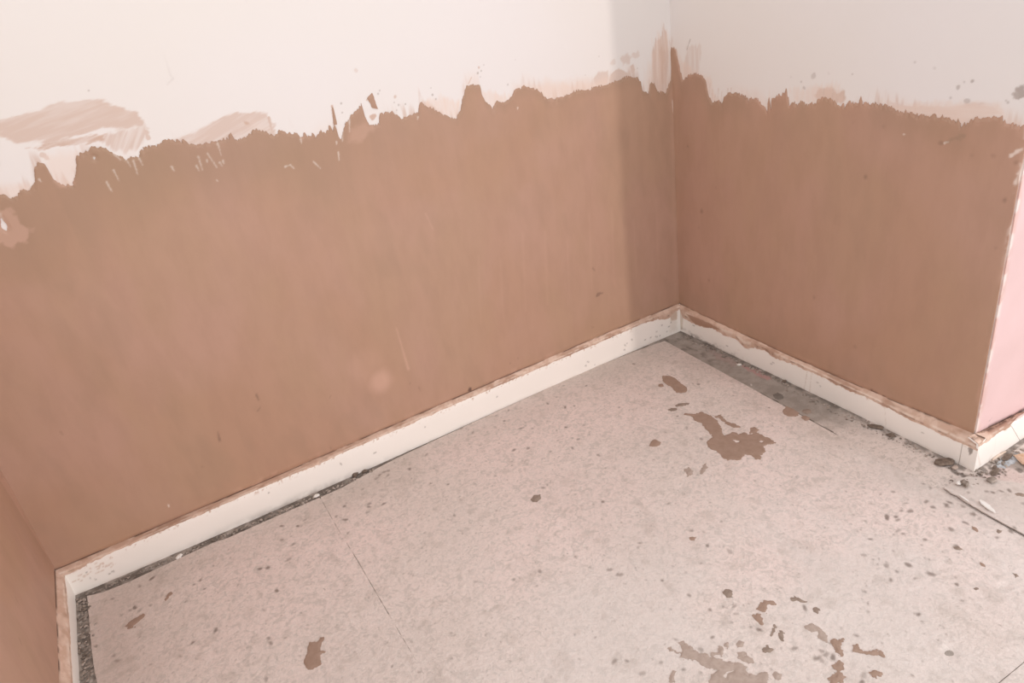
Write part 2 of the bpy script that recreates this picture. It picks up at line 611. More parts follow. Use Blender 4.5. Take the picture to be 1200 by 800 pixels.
TOPR = [(790, 56), (794, 70), (796, 77), (800, 92), (805, 90), (815, 86), (822, 87), (827, 95), (830, 110), (835, 120), (847, 119), (850, 111), (860, 109), (870, 111), (877, 117), (887, 116),
        (895, 124), (900, 131), (901, 112), (904, 131), (905, 115), (915, 111), (922, 106), (925, 122), (932, 122), (945, 122), (955, 120), (967, 114), (982, 122), (991, 125), (994, 117), (1000, 122), (1007, 121),
        (1009, 115), (1012, 121), (1017, 120), (1025, 121), (1032, 122), (1040, 125), (1055, 131), (1075, 134), (1090, 136), (1105, 136), (1117, 141), (1127, 146), (1140, 142), (1155, 137), (1172, 137),
        (1182, 143), (1190, 147), (1200, 150)]


def fade(g, line):
    """thin brushed-out skim just above the coat"""
    t = ztop(g.f, line, g.us)[:, None]
    h = g.V - t
    U, V = g.U, g.V
    st = fbm(U * 95, V * 9, 3); area = sstep(-.25, .35, fbm(U * 6 + 2, V * 2, 2))
    a = sstep(.034, .0, h + .022 * vnoise(U * 140, V * 6)) * sstep(-.25, .45, st) * area * (h > -.02) * .5
    g.ch[..., 0] = np.maximum(g.ch[..., 0], a)
    b = sstep(.055, .0, h) * (h > -.02) * .35 * sstep(.0, .5, fbm(U * 9, V * 7, 2))
    g.ch[..., 3] = np.maximum(g.ch[..., 3], b)


# ---- back wall paint
g = Grid(BACK, span(XL, XR, .0025), cat(span(0, .95, .05), span(.95, 1.36, .0022), span(1.36, WALL_TOP, .06)))
g.poly(0, [(-60, 160), (-20, 148), (5, 138), (40, 128), (68, 120), (90, 117), (118, 117), (140, 124), (160, 131), (170, 140), (172, 150), (150, 153), (120, 150), (95, 157), (60, 167), (20, 168), (0, 160), (-60, 180)],
       .55, .006, .007, streak=(.16, 90, .32))
g.poly(0, crop(0, 80, 4, [(480, 310), (560, 290), (680, 260), (690, 320), (660, 370), (590, 400), (520, 380), (480, 340)]), .5, .008, .006, streak=(.9, 140, .5))
g.poly(0, crop(0, 80, 4, [(120, 375), (300, 335), (450, 310), (520, 300), (480, 340), (400, 350), (250, 370), (180, 385)]), .75, .003, .006, streak=(.18, 160, .5))
g.poly(3, crop(0, 80, 4, [(200, 400), (380, 380), (400, 500), (350, 600), (230, 560), (210, 450)]), .45, .02, .006)
g.poly(3, crop(0, 80, 4, [(-40, 540), (160, 530), (200, 640), (-40, 640)]), .5, .02, .004)
g.poly(0, crop(0, 80, 4, [(800, 335), (860, 310), (960, 265), (1050, 225), (1110, 208), (1180, 205), (1260, 215), (1290, 260), (1300, 330), (1200, 380), (1000, 400), (850, 360)]), .52, .006, .006, streak=(.32, 110, .4))
g.poly(0, crop(0, 80, 4, [(1120, 240), (1160, 240), (1180, 265), (1150, 275)]), .8, .008, .003)
g.poly(3, crop(300, 60, 4, [(770, 230), (860, 210), (960, 230), (960, 320), (850, 320), (760, 300)]), .75, .014, .008, streak=(1.5, 120, .4))
g.poly(0, crop(300, 60, 4, [(775, 225), (830, 250), (880, 300), (900, 350), (800, 330)]), .75, .01, .004, streak=(1.2, 120, .3))
g.poly(3, crop(300, 60, 4, [(1050, 180), (1110, 190), (1200, 210), (1300, 190), (1300, 300), (1050, 300)]), .65, .012, .008, streak=(1.5, 120, .4))
g.poly(3, [(600, 98), (640, 94), (690, 92), (715, 88), (715, 115), (640, 122), (598, 118)], .75, .03, .008, freq=30)
g.poly(0, crop(600, 0, 4, [(380, 370), (400, 335), (450, 332), (455, 400), (390, 410)]), .42, .006, .004)
g.poly(0, crop(600, 0, 4, [(460, 350), (500, 316), (550, 345), (580, 375), (560, 400), (460, 400)]), .5, .004, .003)
g.poly(0, crop(600, 0, 4, [(455, 290), (480, 275), (485, 300), (460, 305)]), .25, .006, .004)
g.poly(0, crop(600, 0, 4, [(505, 270), (540, 250), (560, 265), (550, 300), (520, 310)]), .36, .006, .006)
g.poly(0, crop(600, 0, 4, [(560, 255), (590, 235), (600, 265), (575, 280)]), .30, .005, .005)
g.poly(0, crop(600, 0, 4, [(555, 310), (568, 298), (578, 325), (570, 350), (556, 345)]), .5, .003, .002)
g.poly(3, crop(600, 0, 4, [(605, 420), (620, 330), (660, 200), (700, 120), (740, 170), (770, 130), (770, 460), (640, 450)]), .55, .03, .02, streak=(1.57, 90, .4))
g.poly(0, crop(600, 0, 4, [(650, 300), (672, 180), (700, 165), (705, 120), (725, 150), (738, 215), (728, 300), (740, 440), (690, 460), (665, 400)]), .6, .006, .012, streak=(1.57, 150, .55))
g.poly(0, crop(600, 0, 4, [(680, 240), (700, 190), (725, 240), (722, 400), (690, 400)]), .75, .01, .008, streak=(1.57, 150, .5))
g.poly(2, crop(600, 0, 4, [(742, 60), (756, 60), (756, 230), (740, 230)]), .5, .006, .002)
for (a, b, w, v) in [((389, 124), (392, 150), .0035, .75), ((315, 138), (319, 155), .005, .6), ((549, 98), (553, 90), .003, .6)]:
    g.seg(0, a, b, w, v)
for (x_, y_, r_, v_) in [(435, 119, .0, 0), (437, 137, .010, .7), (417, 83, .006, .25), (104, 106, .003, .4), (172, 155, .008, .5), (173, 160, .008, .5), (50, 182, .007, .45), (55, 185, .006, .4),
                         (561, 79, .004, .55), (564, 83, .003, .5), (560, 86, .004, .5), (563, 90, .003, .5), (567, 76, .003, .3), (400, 121, .003, .5), (401, 132, .003, .4),
                         (463, 113, .005, .5), (462, 120, .003, .5), (465, 129, .003, .5), (467, 123, .003, .4), (475, 122, .003, .5), (445, 106, .003, .4), (443, 110, .003, .4), (430, 117, .003, .6),
                         (507, 111, .004, .5), (511, 116, .003, .5), (505, 103, .002, .4), (595, 99, .004, .35), (702, 66, .0025, .4), (686, 88, .002, .4), (604, 70, .003, .12), (747, 80, .003, .4)]:
    if r_: g.dot(1 if v_ < .55 and r_ < .0045 else 0, (x_, y_), r_, v_)
g.seg(1, (199, 87), (203, 92), .003, .14, .006); g.seg(1, (203, 92), (196, 99), .003, .16, .006)
fade(g, TOPB)
wb = structure(iso_mesh('wall_back', g.us, g.vs, np.ones(g.U.shape), BACK.pos, BACK.normal(), MW, None, g.ch, None, 0,
                        box_geo(XL - .12, XR + .12, YW + .002, YW + .14, -.1, WALL_TOP)))

# ---- right wall paint
DEP = YW - YO
g = Grid(RIGHT, span(0, DEP, .0025), cat(span(0, .90, .05), span(.90, 1.36, .0022), span(1.36, WALL_TOP, .06)))
g.poly(0, [(801, 92), (802, 72), (806, 52), (818, 54), (823, 50), (821, 70), (818, 92)], .30, .006, .008, streak=(1.57, 150, .6))
g.poly(0, [(786, 92), (789, 54), (793, 58), (799, 92), (799, 110), (786, 110)], .9, .003, .003, streak=(1.57, 200, .3))
g.poly(3, [(790, 60), (800, 70), (812, 80), (832, 90), (840, 110), (850, 125), (790, 125)], .6, .015, .01, streak=(1.57, 120, .4))
for q in [(835, 105), (838, 112), (842, 104), (846, 108), (832, 98), (853, 104), (857, 103)]:
    g.seg(0, q, (q[0] - 1, q[1] + 13), .0025, .45, .004)
g.poly(3, [(925, 104), (950, 100), (985, 98), (992, 122), (925, 122)], .55, .015, .01, streak=(1.5, 120, .5))
g.poly(0, [(953, 112), (960, 104), (970, 100), (980, 106), (990, 106), (992, 116), (985, 121), (965, 118)], .6, .008, .006)
g.poly(0, [(1038, 122), (1070, 121), (1110, 122), (1150, 121), (1165, 124), (1175, 134), (1150, 142), (1120, 148), (1060, 136)], .42, .006, .008, streak=(0.05, 90, .4))
g.poly(3, [(1030, 120), (1175, 118), (1182, 140), (1120, 148), (1040, 135)], .6, .015, .006)
g.poly(1, [(1194, 104), (1200, 100), (1204, 112), (1196, 118), (1188, 114)], .6, .006, .006, freq=120)
for (x_, y_, r_, v_) in [(953, 89, .010, .28), (999, 87, .003, .35), (971, 86, .005, .08), (927, 90, .004, .12), (939, 96, .004, .3), (942, 103, .006, .3), (1072, 73, .005, .25), (1095, 80, .004, .15),
                         (1123, 102, .006, .4), (1140, 95, .005, .5), (1130, 96, .003, .3), (1114, 115, .004, .3), (1133, 118, .008, .35), (1188, 110, .005, .4), (1181, 120, .005, .4),
                         (1195, 105, .010, .6), (1192, 112, .009, .55), (1179, 118, .004, .4), (806, 55, .003, .4)]:
    g.dot(1, (x_, y_), r_, v_, .003)
g.seg(1, (809, 46), (805, 58), .0025, .5)
fade(g, TOPR)
wr = structure(iso_mesh('wall_right', g.us, g.vs, np.ones(g.U.shape), RIGHT.pos, RIGHT.normal(), MW, None, g.ch, None, 0,
                        box_geo(XR + .002, XR + .13, YO + .003, YW, -.1, WALL_TOP)))
# ---- left and outer walls
g = Grid(LEFT, span(0, 1.7, .1), span(0, WALL_TOP, .1))
wl = structure(iso_mesh('wall_left', g.us, g.vs, np.ones(g.U.shape), LEFT.pos, LEFT.normal(), MW, None, g.ch, None, 0,
                        box_geo(XL - .13, XL - .002, YW - 1.7, YW + .14, -.1, WALL_TOP)))
g = Grid(OUTER, span(0, 1.3, .1), span(0, WALL_TOP, .1))
wo = structure(iso_mesh('wall_outer', g.us, g.vs, np.ones(g.U.shape), OUTER.pos, OUTER.normal(), MW, None, g.ch, None, 0,
                        box_geo(XR + .131, XR + 1.3, YO + .002, YO + .12, -.1, WALL_TOP)))

# ------------------------------------------------------------------ plaster coats
def coat(name, frame, us, vs, top, low, marks, label, mat=MP, thick=.0022, holes=(), isl=(), tooth=.005):
    g = Grid(frame, us, vs)
    U, V = g.U, g.V
    t = np.asarray(top)[:, None]
    F = t - V + tooth * vnoise(U * 260, V * 22) + .004 * fbm(U * 110, V * 110, 3) + .0022 * vnoise(U * 420, V * 60) + tooth * 1.6 * np.clip(vnoise(U * 330 + 9, V * 9) - .35, 0, 1) + .0015 * vnoise(U * 500, V * 500)
    F = np.minimum(F, .02 + np.abs(F))
    if low is not None: F = np.minimum(F, V - np.asarray(low)[:, None])
    for px, s in isl: F = np.maximum(F, poly_sdf(U, V, frame.uv(px)) + s * fbm(U * 110, V * 110, 2))
    for px, s in holes: F = np.minimum(F, -poly_sdf(U, V, frame.uv(px)) + s * fbm(U * 110, V * 110, 2))
    und = .0012 * fbm(U * 4, V * 2.5, 3)
    off = .0006 + thick * sstep(0, .010, F) + und * sstep(.0, .1, F) + .0012
    marks(g, F)
    o = iso_mesh(name, g.us, g.vs, F, frame.pos, frame.normal(), mat, None, g.ch, off, .004)
    o['label'] = label
    return o


us = span(XL + .002, XR - .0002, .0025)
vs = cat(span(.06, .98, .005), span(.98, 1.35, .002))


def marks_back(g, F):
    # thin old skim showing as paler and darker streaks by the top edge
    edge = sstep(.03, .0, F) * sstep(-.2, .5, fbm(g.U * 60, g.V * 60, 3)) * .30
    g.ch[..., 0] = np.maximum(g.ch[..., 0], edge * sstep(-.1, .5, fbm(g.U * 7, g.V * 7, 2)))
    dz = np.asarray(ztop(BACK, TOPB, g.us))[:, None] - g.V
    band = sstep(.30, .02, dz + .10 * fbm(g.U * 5, g.V * 5, 3)) * .42 * sstep(1.5, .3, g.U)
    g.ch[..., 3] = np.maximum(g.ch[..., 3], band)
    g.ch[..., 3] = np.maximum(g.ch[..., 3], .30 * sstep(.05, .0, dz))
    # broad trowel marks
    g.ch[..., 3] = np.maximum(g.ch[..., 3], .14 * sstep(.15, .6, fbm(g.U * 12 + g.V * 3, g.V * 5 - g.U * 2, 3)))
    g.poly(0, [(-40, 250), (8, 245), (30, 262), (38, 268), (30, 282), (10, 290), (-40, 285)], .62, .008, .008)
    g.poly(0, [(5, 243), (14, 240), (18, 248), (12, 253), (5, 250)], .5, .006, .004)
    g.poly(0, [(62, 205), (72, 210), (86, 205), (88, 217), (72, 220), (64, 214)], .5, .01, .004)
    g.poly(0, [(408, 150), (425, 140), (440, 150), (425, 166), (408, 168)], .35, .015, .006)
    for a, b in [((125, 213), (131, 224)), ((110, 184), (111, 187)), ((0, 250), (6, 265)), ((134, 180), (141, 187)), ((133, 199), (139, 211)), ((148, 187), (153, 195)), ((156, 188), (161, 204)), ((163, 185), (167, 193)),
                 ((201, 195), (204, 200)), ((232, 183), (237, 199)), ((230, 194), (233, 200)), ((243, 180), (254, 196)), ((255, 168), (259, 182)), ((261, 188), (262, 192)), ((257, 190), (260, 194)), ((242, 187), (243, 190)),
                 ((334, 195), (340, 193)), ((340, 193), (344, 197)), ((367, 189), (375, 197)), ((396, 178), (397, 188)), ((394, 166), (394, 169)), ((401, 152), (401, 165)), ((352, 163), (353, 168)), ((409, 137), (409, 154)),
                 ((489, 137), (489, 140)), ((254, 211), (255, 212)), ((606, 126), (606, 128)), ((46, 210), (48, 212)), ((787, 118), (788, 132)), ((197, 591), (198, 593))]:
        g.seg(2, a, b, .0032, .75, .003)
    g.poly(0, [(783, 100), (790, 100), (793, 350), (789, 353), (786, 250)], .14, .02, .004)
    # soft round pale patch and a slanting pale streak
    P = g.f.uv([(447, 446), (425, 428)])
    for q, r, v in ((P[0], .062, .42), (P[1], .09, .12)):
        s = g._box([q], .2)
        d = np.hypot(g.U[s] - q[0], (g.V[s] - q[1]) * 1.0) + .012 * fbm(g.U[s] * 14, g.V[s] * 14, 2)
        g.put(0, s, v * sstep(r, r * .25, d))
    g.seg(0, (478, 432), (464, 384), .006, .32, .007)
    for a, b, w, v in [((257, 515), (255, 505), .005, .45), ((700, 344), (706, 343), .006, .55), ((699, 346), (702, 345), .006, .6), ((300, 462), (303, 468), .005, .45), ((302, 480), (305, 476), .004, .4),
                       ((606, 419), (607, 420), .003, .4), ((597, 425), (598, 425), .003, .4), ((490, 453), (492, 457), .003, .35), ((694, 314), (697, 317), .004, .4), ((386, 465), (388, 462), .003, .3),
                       ((480, 448), (480, 450), .003, .25), ((237, 546), (239, 546), .004, .2), ((71, 505), (74, 509), .004, .25), ((693, 383), (696, 383), .003, .3), ((387, 524), (388, 525), .003, .5),
                       ((18, 598), (22, 606), .003, .2)]:
        g.seg(1, a, b, w, v, .004)
    g.seg(0, (498, 250), (507, 268), .004, .25, .006)
    for k in range(9):
        xx = 560 + 26 * k
        g.seg(0, (xx, 300 - 8 * k + 14 * math.sin(k * 2)), (xx + 3, 380 - 8 * k), .006, .10, .012)
    # dirt in the crack over the board
    w = np.polyval(cb_w, g.U)
    crack = sstep(.0075, .0015, g.V - w) * sstep(-.35, .25, fbm(g.U * 16, g.V * 0 + 3.3, 3)) * .95
    g.ch[..., 1] = np.maximum(g.ch[..., 1], crack)
    g.dot(1, (550, 456), .009, .95)


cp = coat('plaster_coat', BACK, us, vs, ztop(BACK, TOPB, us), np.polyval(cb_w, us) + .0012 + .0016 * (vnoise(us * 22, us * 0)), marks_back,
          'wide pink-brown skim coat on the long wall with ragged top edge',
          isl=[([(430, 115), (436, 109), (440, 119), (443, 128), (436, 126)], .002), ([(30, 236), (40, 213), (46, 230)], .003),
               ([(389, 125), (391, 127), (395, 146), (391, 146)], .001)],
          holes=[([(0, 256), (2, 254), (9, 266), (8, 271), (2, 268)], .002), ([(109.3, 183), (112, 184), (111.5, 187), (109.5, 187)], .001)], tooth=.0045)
cp.parent = wb

def marks_right(g, F):
    edge = sstep(.03, .0, F) * sstep(-.2, .5, fbm(g.U * 60, g.V * 60, 3)) * .30
    g.ch[..., 0] = np.maximum(g.ch[..., 0], edge * .5)
    band = sstep(.12, .01, F) * .30 * sstep(-.4, .5, fbm(g.U * 9 + 4, g.V * 5, 3))
    g.ch[..., 3] = np.maximum(g.ch[..., 3], band)
    g.ch[..., 3] = np.maximum(g.ch[..., 3], .12 * sstep(.15, .6, fbm(g.U * 12 + g.V * 3, g.V * 5 - g.U * 2, 3)))
    g.poly(3, [(1112, 164), (1120, 156), (1134, 154), (1135, 160), (1120, 166), (1105, 168)], .6, .008, .006)
    g.seg(2, (1108, 167), (1112, 166), .004, .8); g.seg(2, (1060, 157), (1062, 157), .003, .6)
    g.dot(1, (1104, 167), .007, .4, .006)
    for x_, y_, r_, v_ in [(1015, 207, .007, .45), (1178, 234, .007, .4), (1165, 182, .006, .25), (1036, 148, .006, .25), (807, 171, .006, .35), (823, 247, .009, .4), (832, 328, .007, .3),
                           (955, 348, .007, .25), (1003, 406, .008, .25), (840, 220, .005, .15), (1140, 182, .006, .15), (1168, 290, .004, .3), (820, 266, .005, .2), (1192, 190, .006, .4), (1001, 143, .005, .1)]:
        g.dot(1, (x_, y_), r_, v_, .008)
    for a, b in [((1186, 182), (1192, 178)), ((1193, 177), (1199, 174)), ((1195, 203), (1199, 197)), ((1191, 214), (1193, 208))]:
        g.seg(2, a, b, .006, .7, .004)
    # pale worn arris at the outer corner
    ar = sstep(.018, .002, DEP - g.U)
    g.ch[..., 0] = np.maximum(g.ch[..., 0], .28 * ar * sstep(-.4, .5, fbm(g.U * 60, g.V * 18, 3)))
    ar2 = sstep(.012, .0, DEP - g.U) * sstep(.55, .85, g.V) * sstep(-.1, .3, fbm(g.U * 50, g.V * 40, 3))
    g.ch[..., 2] = np.maximum(g.ch[..., 2], ar2 * .8)
    w = np.polyval(cr_w, g.U)
    crack = sstep(.0075, .0015, g.V - w) * sstep(.0, .35, fbm(g.U * 12 + 9, g.V * 0 + 3.3, 3)) * .8
    g.ch[..., 1] = np.maximum(g.ch[..., 1], crack)
    for a, b, v in [((1022, 457), (1029, 460), .9), ((1036, 464), (1038, 465), .8), ((1071, 479), (1084, 484), .9), ((1084, 484), (1105, 493), .95), ((1109, 495), (1111, 496), .7)]:
        g.seg(1, a, b, .006, v, .004)
    # old corner line
    g.poly(0, [(791, 100), (794, 100), (799, 350), (794, 353), (793, 250)], .10, .02, .004)


us = span(.0002, DEP - .001, .0025)
cp = coat('plaster_coat', RIGHT, us, cat(span(.06, .90, .005), span(.90, 1.35, .002)), ztop(RIGHT, TOPR, us), np.polyval(cr_w, us) + .0008 + .0014 * vnoise(us * 22, us * 0 + 8), marks_right,
          'shaded brown skim coat on the short wall ending at the outer corner', tooth=.007)
cp.parent = wr


def marks_left(g, F):
    g.ch[..., 3] = .14 * sstep(.15, .6, fbm(g.U * 12 + g.V * 3, g.V * 5 - g.U * 2, 3))
    g.seg(1, (20, 750), (23, 758), .004, .3, .004); g.seg(1, (15, 700), (21, 712), .003, .25, .004)
    g.poly(0, [(2, 560), (66, 662), (60, 664), (-4, 562)], .22, .006, .002)
    w = np.polyval(cl_w, g.U)
    crack = sstep(.010, .002, g.V - w) * sstep(.30, .1, g.U) * .85 * sstep(-.4, .2, fbm(g.U * 70, g.V * 70, 2))
    g.ch[..., 1] = np.maximum(g.ch[..., 1], crack)
    s = g.ch[..., 1]
    cor = sstep(.008, .002, g.U) * sstep(.17, .14, g.V) * .9
    g.ch[..., 1] = np.maximum(s, cor)


us = cat(span(.003, .8, .005), span(.8, 1.69, .05))
cp = coat('plaster_coat', LEFT, us, cat(span(.05, .7, .005), span(.7, 1.4, .02)), 1.05 + .02 * vnoise(us * 9, us * 0) + us * .0, np.polyval(cl_w, us) + .002, marks_left,
          'pink-brown skim coat on the near left wall', thick=.003)
cp.parent = wl


def marks_outer(g, F):
    ar = sstep(.03, .003, g.U)
    g.ch[..., 0] = np.maximum(.55 * sstep(.012, .0, g.U), .4 * ar * sstep(-.2, .4, fbm(g.U * 70, g.V * 20, 3)))
    g.ch[..., 2] = .7 * sstep(.02, .0, g.U) * sstep(-.1, .3, fbm(g.U * 40, g.V * 30, 3))
    w = np.polyval(co_w, g.U)
    crack = sstep(.016, .003, g.V - w) * sstep(-.35, .1, fbm(g.U * 40, g.V * 60, 3)) * .8
    g.ch[..., 1] = np.maximum(g.ch[..., 1], crack)
    g.seg(1, (1158, 492), (1161, 489), .003, .3); g.dot(1, (1179, 491), .008, .9)


us = cat(span(.0, .4, .003), span(.4, 1.28, .05))
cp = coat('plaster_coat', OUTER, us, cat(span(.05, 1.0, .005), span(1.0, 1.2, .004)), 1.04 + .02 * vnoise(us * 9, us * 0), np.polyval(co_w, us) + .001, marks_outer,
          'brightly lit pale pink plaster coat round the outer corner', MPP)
cp.parent = wo

# ------------------------------------------------------------------ skirting boards
class Board:
    """upright front face plus sloping top, as functions of the run u"""
    def __init__(self, kind): self.kind = kind

    def lines(self, u):
        k = self.kind
        if k == 'back': return np.polyval(cb_y, u), np.polyval(cb_z, u), np.polyval(cb_w, u)
        if k == 'right': return np.polyval(cr_x, u), np.polyval(cr_z, u), np.polyval(cr_w, u)
        if k == 'left': return np.polyval(cl_x, u), np.polyval(cl_z, u), np.polyval(cl_w, u)
        return np.polyval(co_y, XR + u), co_z[1] + 0 * u, np.polyval(co_w, u)

    def pos(self, u, v, off):
        """v: 0 floor .. 1 front top edge .. 2 at the wall"""
        d, z, w = self.lines(u)
        k = self.kind
        wallc = dict(back=YW, right=XR, left=XL, outer=YO)[k]
        sgn = dict(back=-1, right=-1, left=1, outer=-1)[k]
        f = np.clip(v, None, 1); t = np.clip(v - 1, 0, None)
        rnd = np.exp(-((v - 1) / .10) ** 2) * .0025
        dist = d + (wallc - d) * t + sgn * (off * (1 - .5 * np.clip(t * 4, 0, 1)) - rnd * .6)
        zz = BASE_Z + (z - BASE_Z) * f + (w - z) * t - rnd * .6 + off * .7 * np.clip(t * 4, 0, 1)
        if k == 'back': return np.stack([u, dist, zz], -1)
        if k == 'outer': return np.stack([XR + u, dist, zz], -1)
        return np.stack([dist, YW - u, zz], -1)

    def uv(self, px):
        """photo pixel to (u, v) on the upright face"""
        k = self.kind
        px = np.atleast_2d(px)
        dd = np.full(len(px), dict(back=YW - .02, right=XR - .03, left=XL + .03, outer=YO - .03)[k])
        ax = dict(back=1, right=0, left=0, outer=1)[k]
        for _ in range(4):
            P = np.array([hit([q], ax, a)[0] for q, a in zip(px, dd)])
            u = P[:, 0] if k == 'back' else (P[:, 0] - XR if k == 'outer' else YW - P[:, 1])
            dd, z, w = self.lines(u)
        return np.stack([u, (P[:, 2] - BASE_Z) / (z - BASE_Z)], 1)


def board_grid(b, us, vs):
    g = Grid(b, us, vs)
    return g


def seg_b(g, ch, p0, p1, w, val):
    """a mark on a board face, w in metres along the run"""
    P = g.f.uv([p0, p1]); H = .09
    s = g._box(P, w * 3 + .02) if False else (slice(np.searchsorted(g.us, P[:, 0].min() - w - .01), np.searchsorted(g.us, P[:, 0].max() + w + .01)), slice(None))
    U = g.U[s]; V = g.V[s] * H
    a = np.array([P[0, 0], P[0, 1] * H]); e = np.array([P[1, 0], P[1, 1] * H]) - a
    t = np.clip(((U - a[0]) * e[0] + (V - a[1]) * e[1]) / (e @ e + 1e-12), 0, 1)
    d = w - np.hypot(U - a[0] - t * e[0], V - a[1] - t * e[1]) + .001 * vnoise(U * 300, V * 300)
    g.put(ch, s, val * sstep(-.001, .0015, d))


def poly_b(g, ch, px, val, soft=.003, rag=.003):
    P = g.f.uv(px); H = .09
    Q = P.copy(); Q[:, 1] *= H
    s = (slice(np.searchsorted(g.us, P[:, 0].min() - .02), np.searchsorted(g.us, P[:, 0].max() + .02)), slice(None))
    U = g.U[s]; V = g.V[s] * H
    d = poly_sdf(U, V, Q) + rag * fbm(U * 120, V * 120, 3)
    g.put(ch, s, val * sstep(-soft * .5, soft, d))


NORM = dict(back=(0, -1, 0), right=(-1, 0, 0), left=(1, 0, 0), outer=(0, -1, 0))


def make_board(name, b, u0, u1, mat, marker, step=.003, cutF=None, parent=None):
    us = span(u0, u1, step)
    vs = cat(span(0, .9, .045), span(.9, 1.1, .025), span(1.1, 1.96, .14))
    g = board_grid(b, us, vs)
    H = .09
    # scuffs, grime low down and plaster specks under the top edge
    sp = sstep(.42, .55, fbm(g.U * 150, g.V * 14, 2)) * sstep(.80, .97, g.V) * sstep(1.3, 1.0, g.V)
    g.ch[..., 0] = np.maximum(g.ch[..., 0], sp * .75)
    low = sstep(.12, .0, g.V) * sstep(-.1, .5, fbm(g.U * 22, g.V * 4, 3)) * .35
    g.ch[..., 3] = np.maximum(g.ch[..., 3], low)
    marker(g)
    F = np.ones(g.U.shape) if cutF is None else cutF(g)
    off = .0006 * fbm(g.U * 9, g.V * 1.5, 2)
    return iso_mesh(name, g.us, g.vs, F, b.pos, NORM[b.kind], mat, parent, g.ch, off, .006)


def make_ridge(b, u0, u1, parent, reach, label=None, step=.0028, seed=0, crackf=None):
    """plaster feathered over the top of the board with a ragged lower edge"""
    us = span(u0, u1, step); vs = cat(span(.45, 1.0, .022), span(1.0, 2.0, .07))
    g = Grid(b, us, vs)
    U, V = g.U, g.V
    e = reach(us)[:, None]
    F = V - e + .05 * fbm(U * 90 + seed, V * 5, 3) + .04 * vnoise(U * 28 + seed, V * 2)
    F = np.minimum(F, .5)
    off = .0012 + .0016 * sstep(0, .25, F)
    # score lines, grime and the crack by the wall
    sc = np.exp(-((V - (e + .10)) / .035) ** 2) * sstep(-.1, .3, fbm(U * 70, V * 0 + seed, 3))
    g.ch[..., 1] = np.maximum(sc * .55, sstep(1.80, 1.95, V) * sstep(-.35, .2, fbm(U * 22 + seed, V * 0, 3)) * .95)
    g.ch[..., 2] = .6 * np.exp(-((V - (e + .24)) / .09) ** 2) * sstep(-.2, .3, fbm(U * 45 + 3, V * 2 + seed, 3))
    g.ch[..., 0] = .7 * sstep(.1, .5, fbm(U * 14 + seed, V * .8, 3))
    if crackf: crackf(g)
    o = iso_mesh('plaster_ridge', us, vs, F, b.pos, NORM[b.kind], MF, parent, g.ch, off, .0028)
    if label: o['label'] = label
    return o


def board_back_body(b): pass


BB, BR, BL, BO = Board('back'), Board('right'), Board('left'), Board('outer')
xl_f = float(np.polyval(cl_x, 0.02)); xr_f = float(np.polyval(cr_x, 0.02))


def mk_back(g):
    # grime along the foot by the left half, traced roughly
    grime = sstep(.30, .0, g.V) * np.exp(-((g.U - .22) / .28) ** 2) * sstep(-.5, .3, fbm(g.U * 40, g.V * 4, 3)) * .85
    g.ch[..., 1] = np.maximum(g.ch[..., 1], grime * .45)
    for q in [(783, 383), (776, 381), (770, 388), (762, 396), (757, 398), (773, 393), (768, 394), (781, 389), (786, 378), (735, 402), (732, 404), (741, 398), (718, 395), (733, 410), (686, 428), (690, 424), (697, 427),
              (127, 672), (113, 679), (105, 677), (131, 670), (101, 671), (314, 577), (438, 531), (399, 543), (583, 464), (498, 500)]:
        P = g.f.uv([q])[0]
        seg_b(g, 1, q, (q[0] + RNG.uniform(-2, 3), q[1] + RNG.uniform(-1, 1)), .0022, .55)
    poly_b(g, 3, [(780, 366), (793, 362), (794, 388), (785, 390), (784, 372)], .30, .012, .010)
    poly_b(g, 0, [(782, 366), (793, 362), (794, 374), (787, 376)], .7)
    poly_b(g, 0, [(78, 672), (100, 661), (110, 657), (96, 664), (88, 670)], .5)
    for k in range(26):
        u = XL + .03 + RNG.rand() * .12; v = RNG.uniform(.45, .95)
        s = (slice(np.searchsorted(g.us, u - .012), np.searchsorted(g.us, u + .012)), slice(None))
        d = .0025 - np.hypot((g.U[s] - u) * .6, (g.V[s] - v) * .09) + .002 * vnoise(g.U[s] * 300, g.V[s] * 30)
        g.put(0, s, .5 * sstep(-.001, .001, d))


bb = structure(make_board('baseboard_back', BB, xl_f - .012, xr_f + .02, MB, mk_back))
rb = make_ridge(BB, XL + .004, XR - .004, bb,
                lambda u: 1.02 + 0 * u - .25 * np.exp(-((u - 1.86) / .05) ** 2) - .10 * np.exp(-((u - XL - .05) / .06) ** 2) + .0 * u,
                'pinkish plaster ridge along the top of the long skirting board', seed=3)


def mk_right(g):
    for a, b_, v in [((946, 434), (942, 459), .45), ((951, 434), (949, 459), .45), ((1037, 474), (1038, 498), .25), ((865, 400), (868, 402), .5), ((872, 407), (878, 409), .5), ((864, 409), (868, 411), .5)]:
        seg_b(g, 3, a, b_, .0012, v * 1.3)
    poly_b(g, 0, [(799, 364), (830, 377), (846, 386), (834, 384), (826, 383), (815, 380), (806, 375), (800, 368)], .15)
    poly_b(g, 3, [(796, 360), (801, 362), (800, 386), (796, 388)], .6)
    low = sstep(.28, .0, g.V) * sstep(-.1, .4, fbm(g.U * 35, g.V * 5, 3)) * sstep(.5, .2, g.U)
    g.ch[..., 1] = np.maximum(g.ch[..., 1], low * .6)
    for q in [(808, 375), (812, 381), (851, 405), (905, 424), (903, 426), (957, 448), (960, 452), (1080, 506)]:
        seg_b(g, 1, q, (q[0] + 2, q[1] + 1), .002, .5)


U_END = float(BR.uv([(1126, 530)])[0, 0])
U_TIP = float(YW - np.polyval(co_y, XR - .03))
br = structure(make_board('baseboard_right', BR, -.004 + (YW - float(np.polyval(cb_y, xr_f))), U_END - .0009, MB, mk_right))


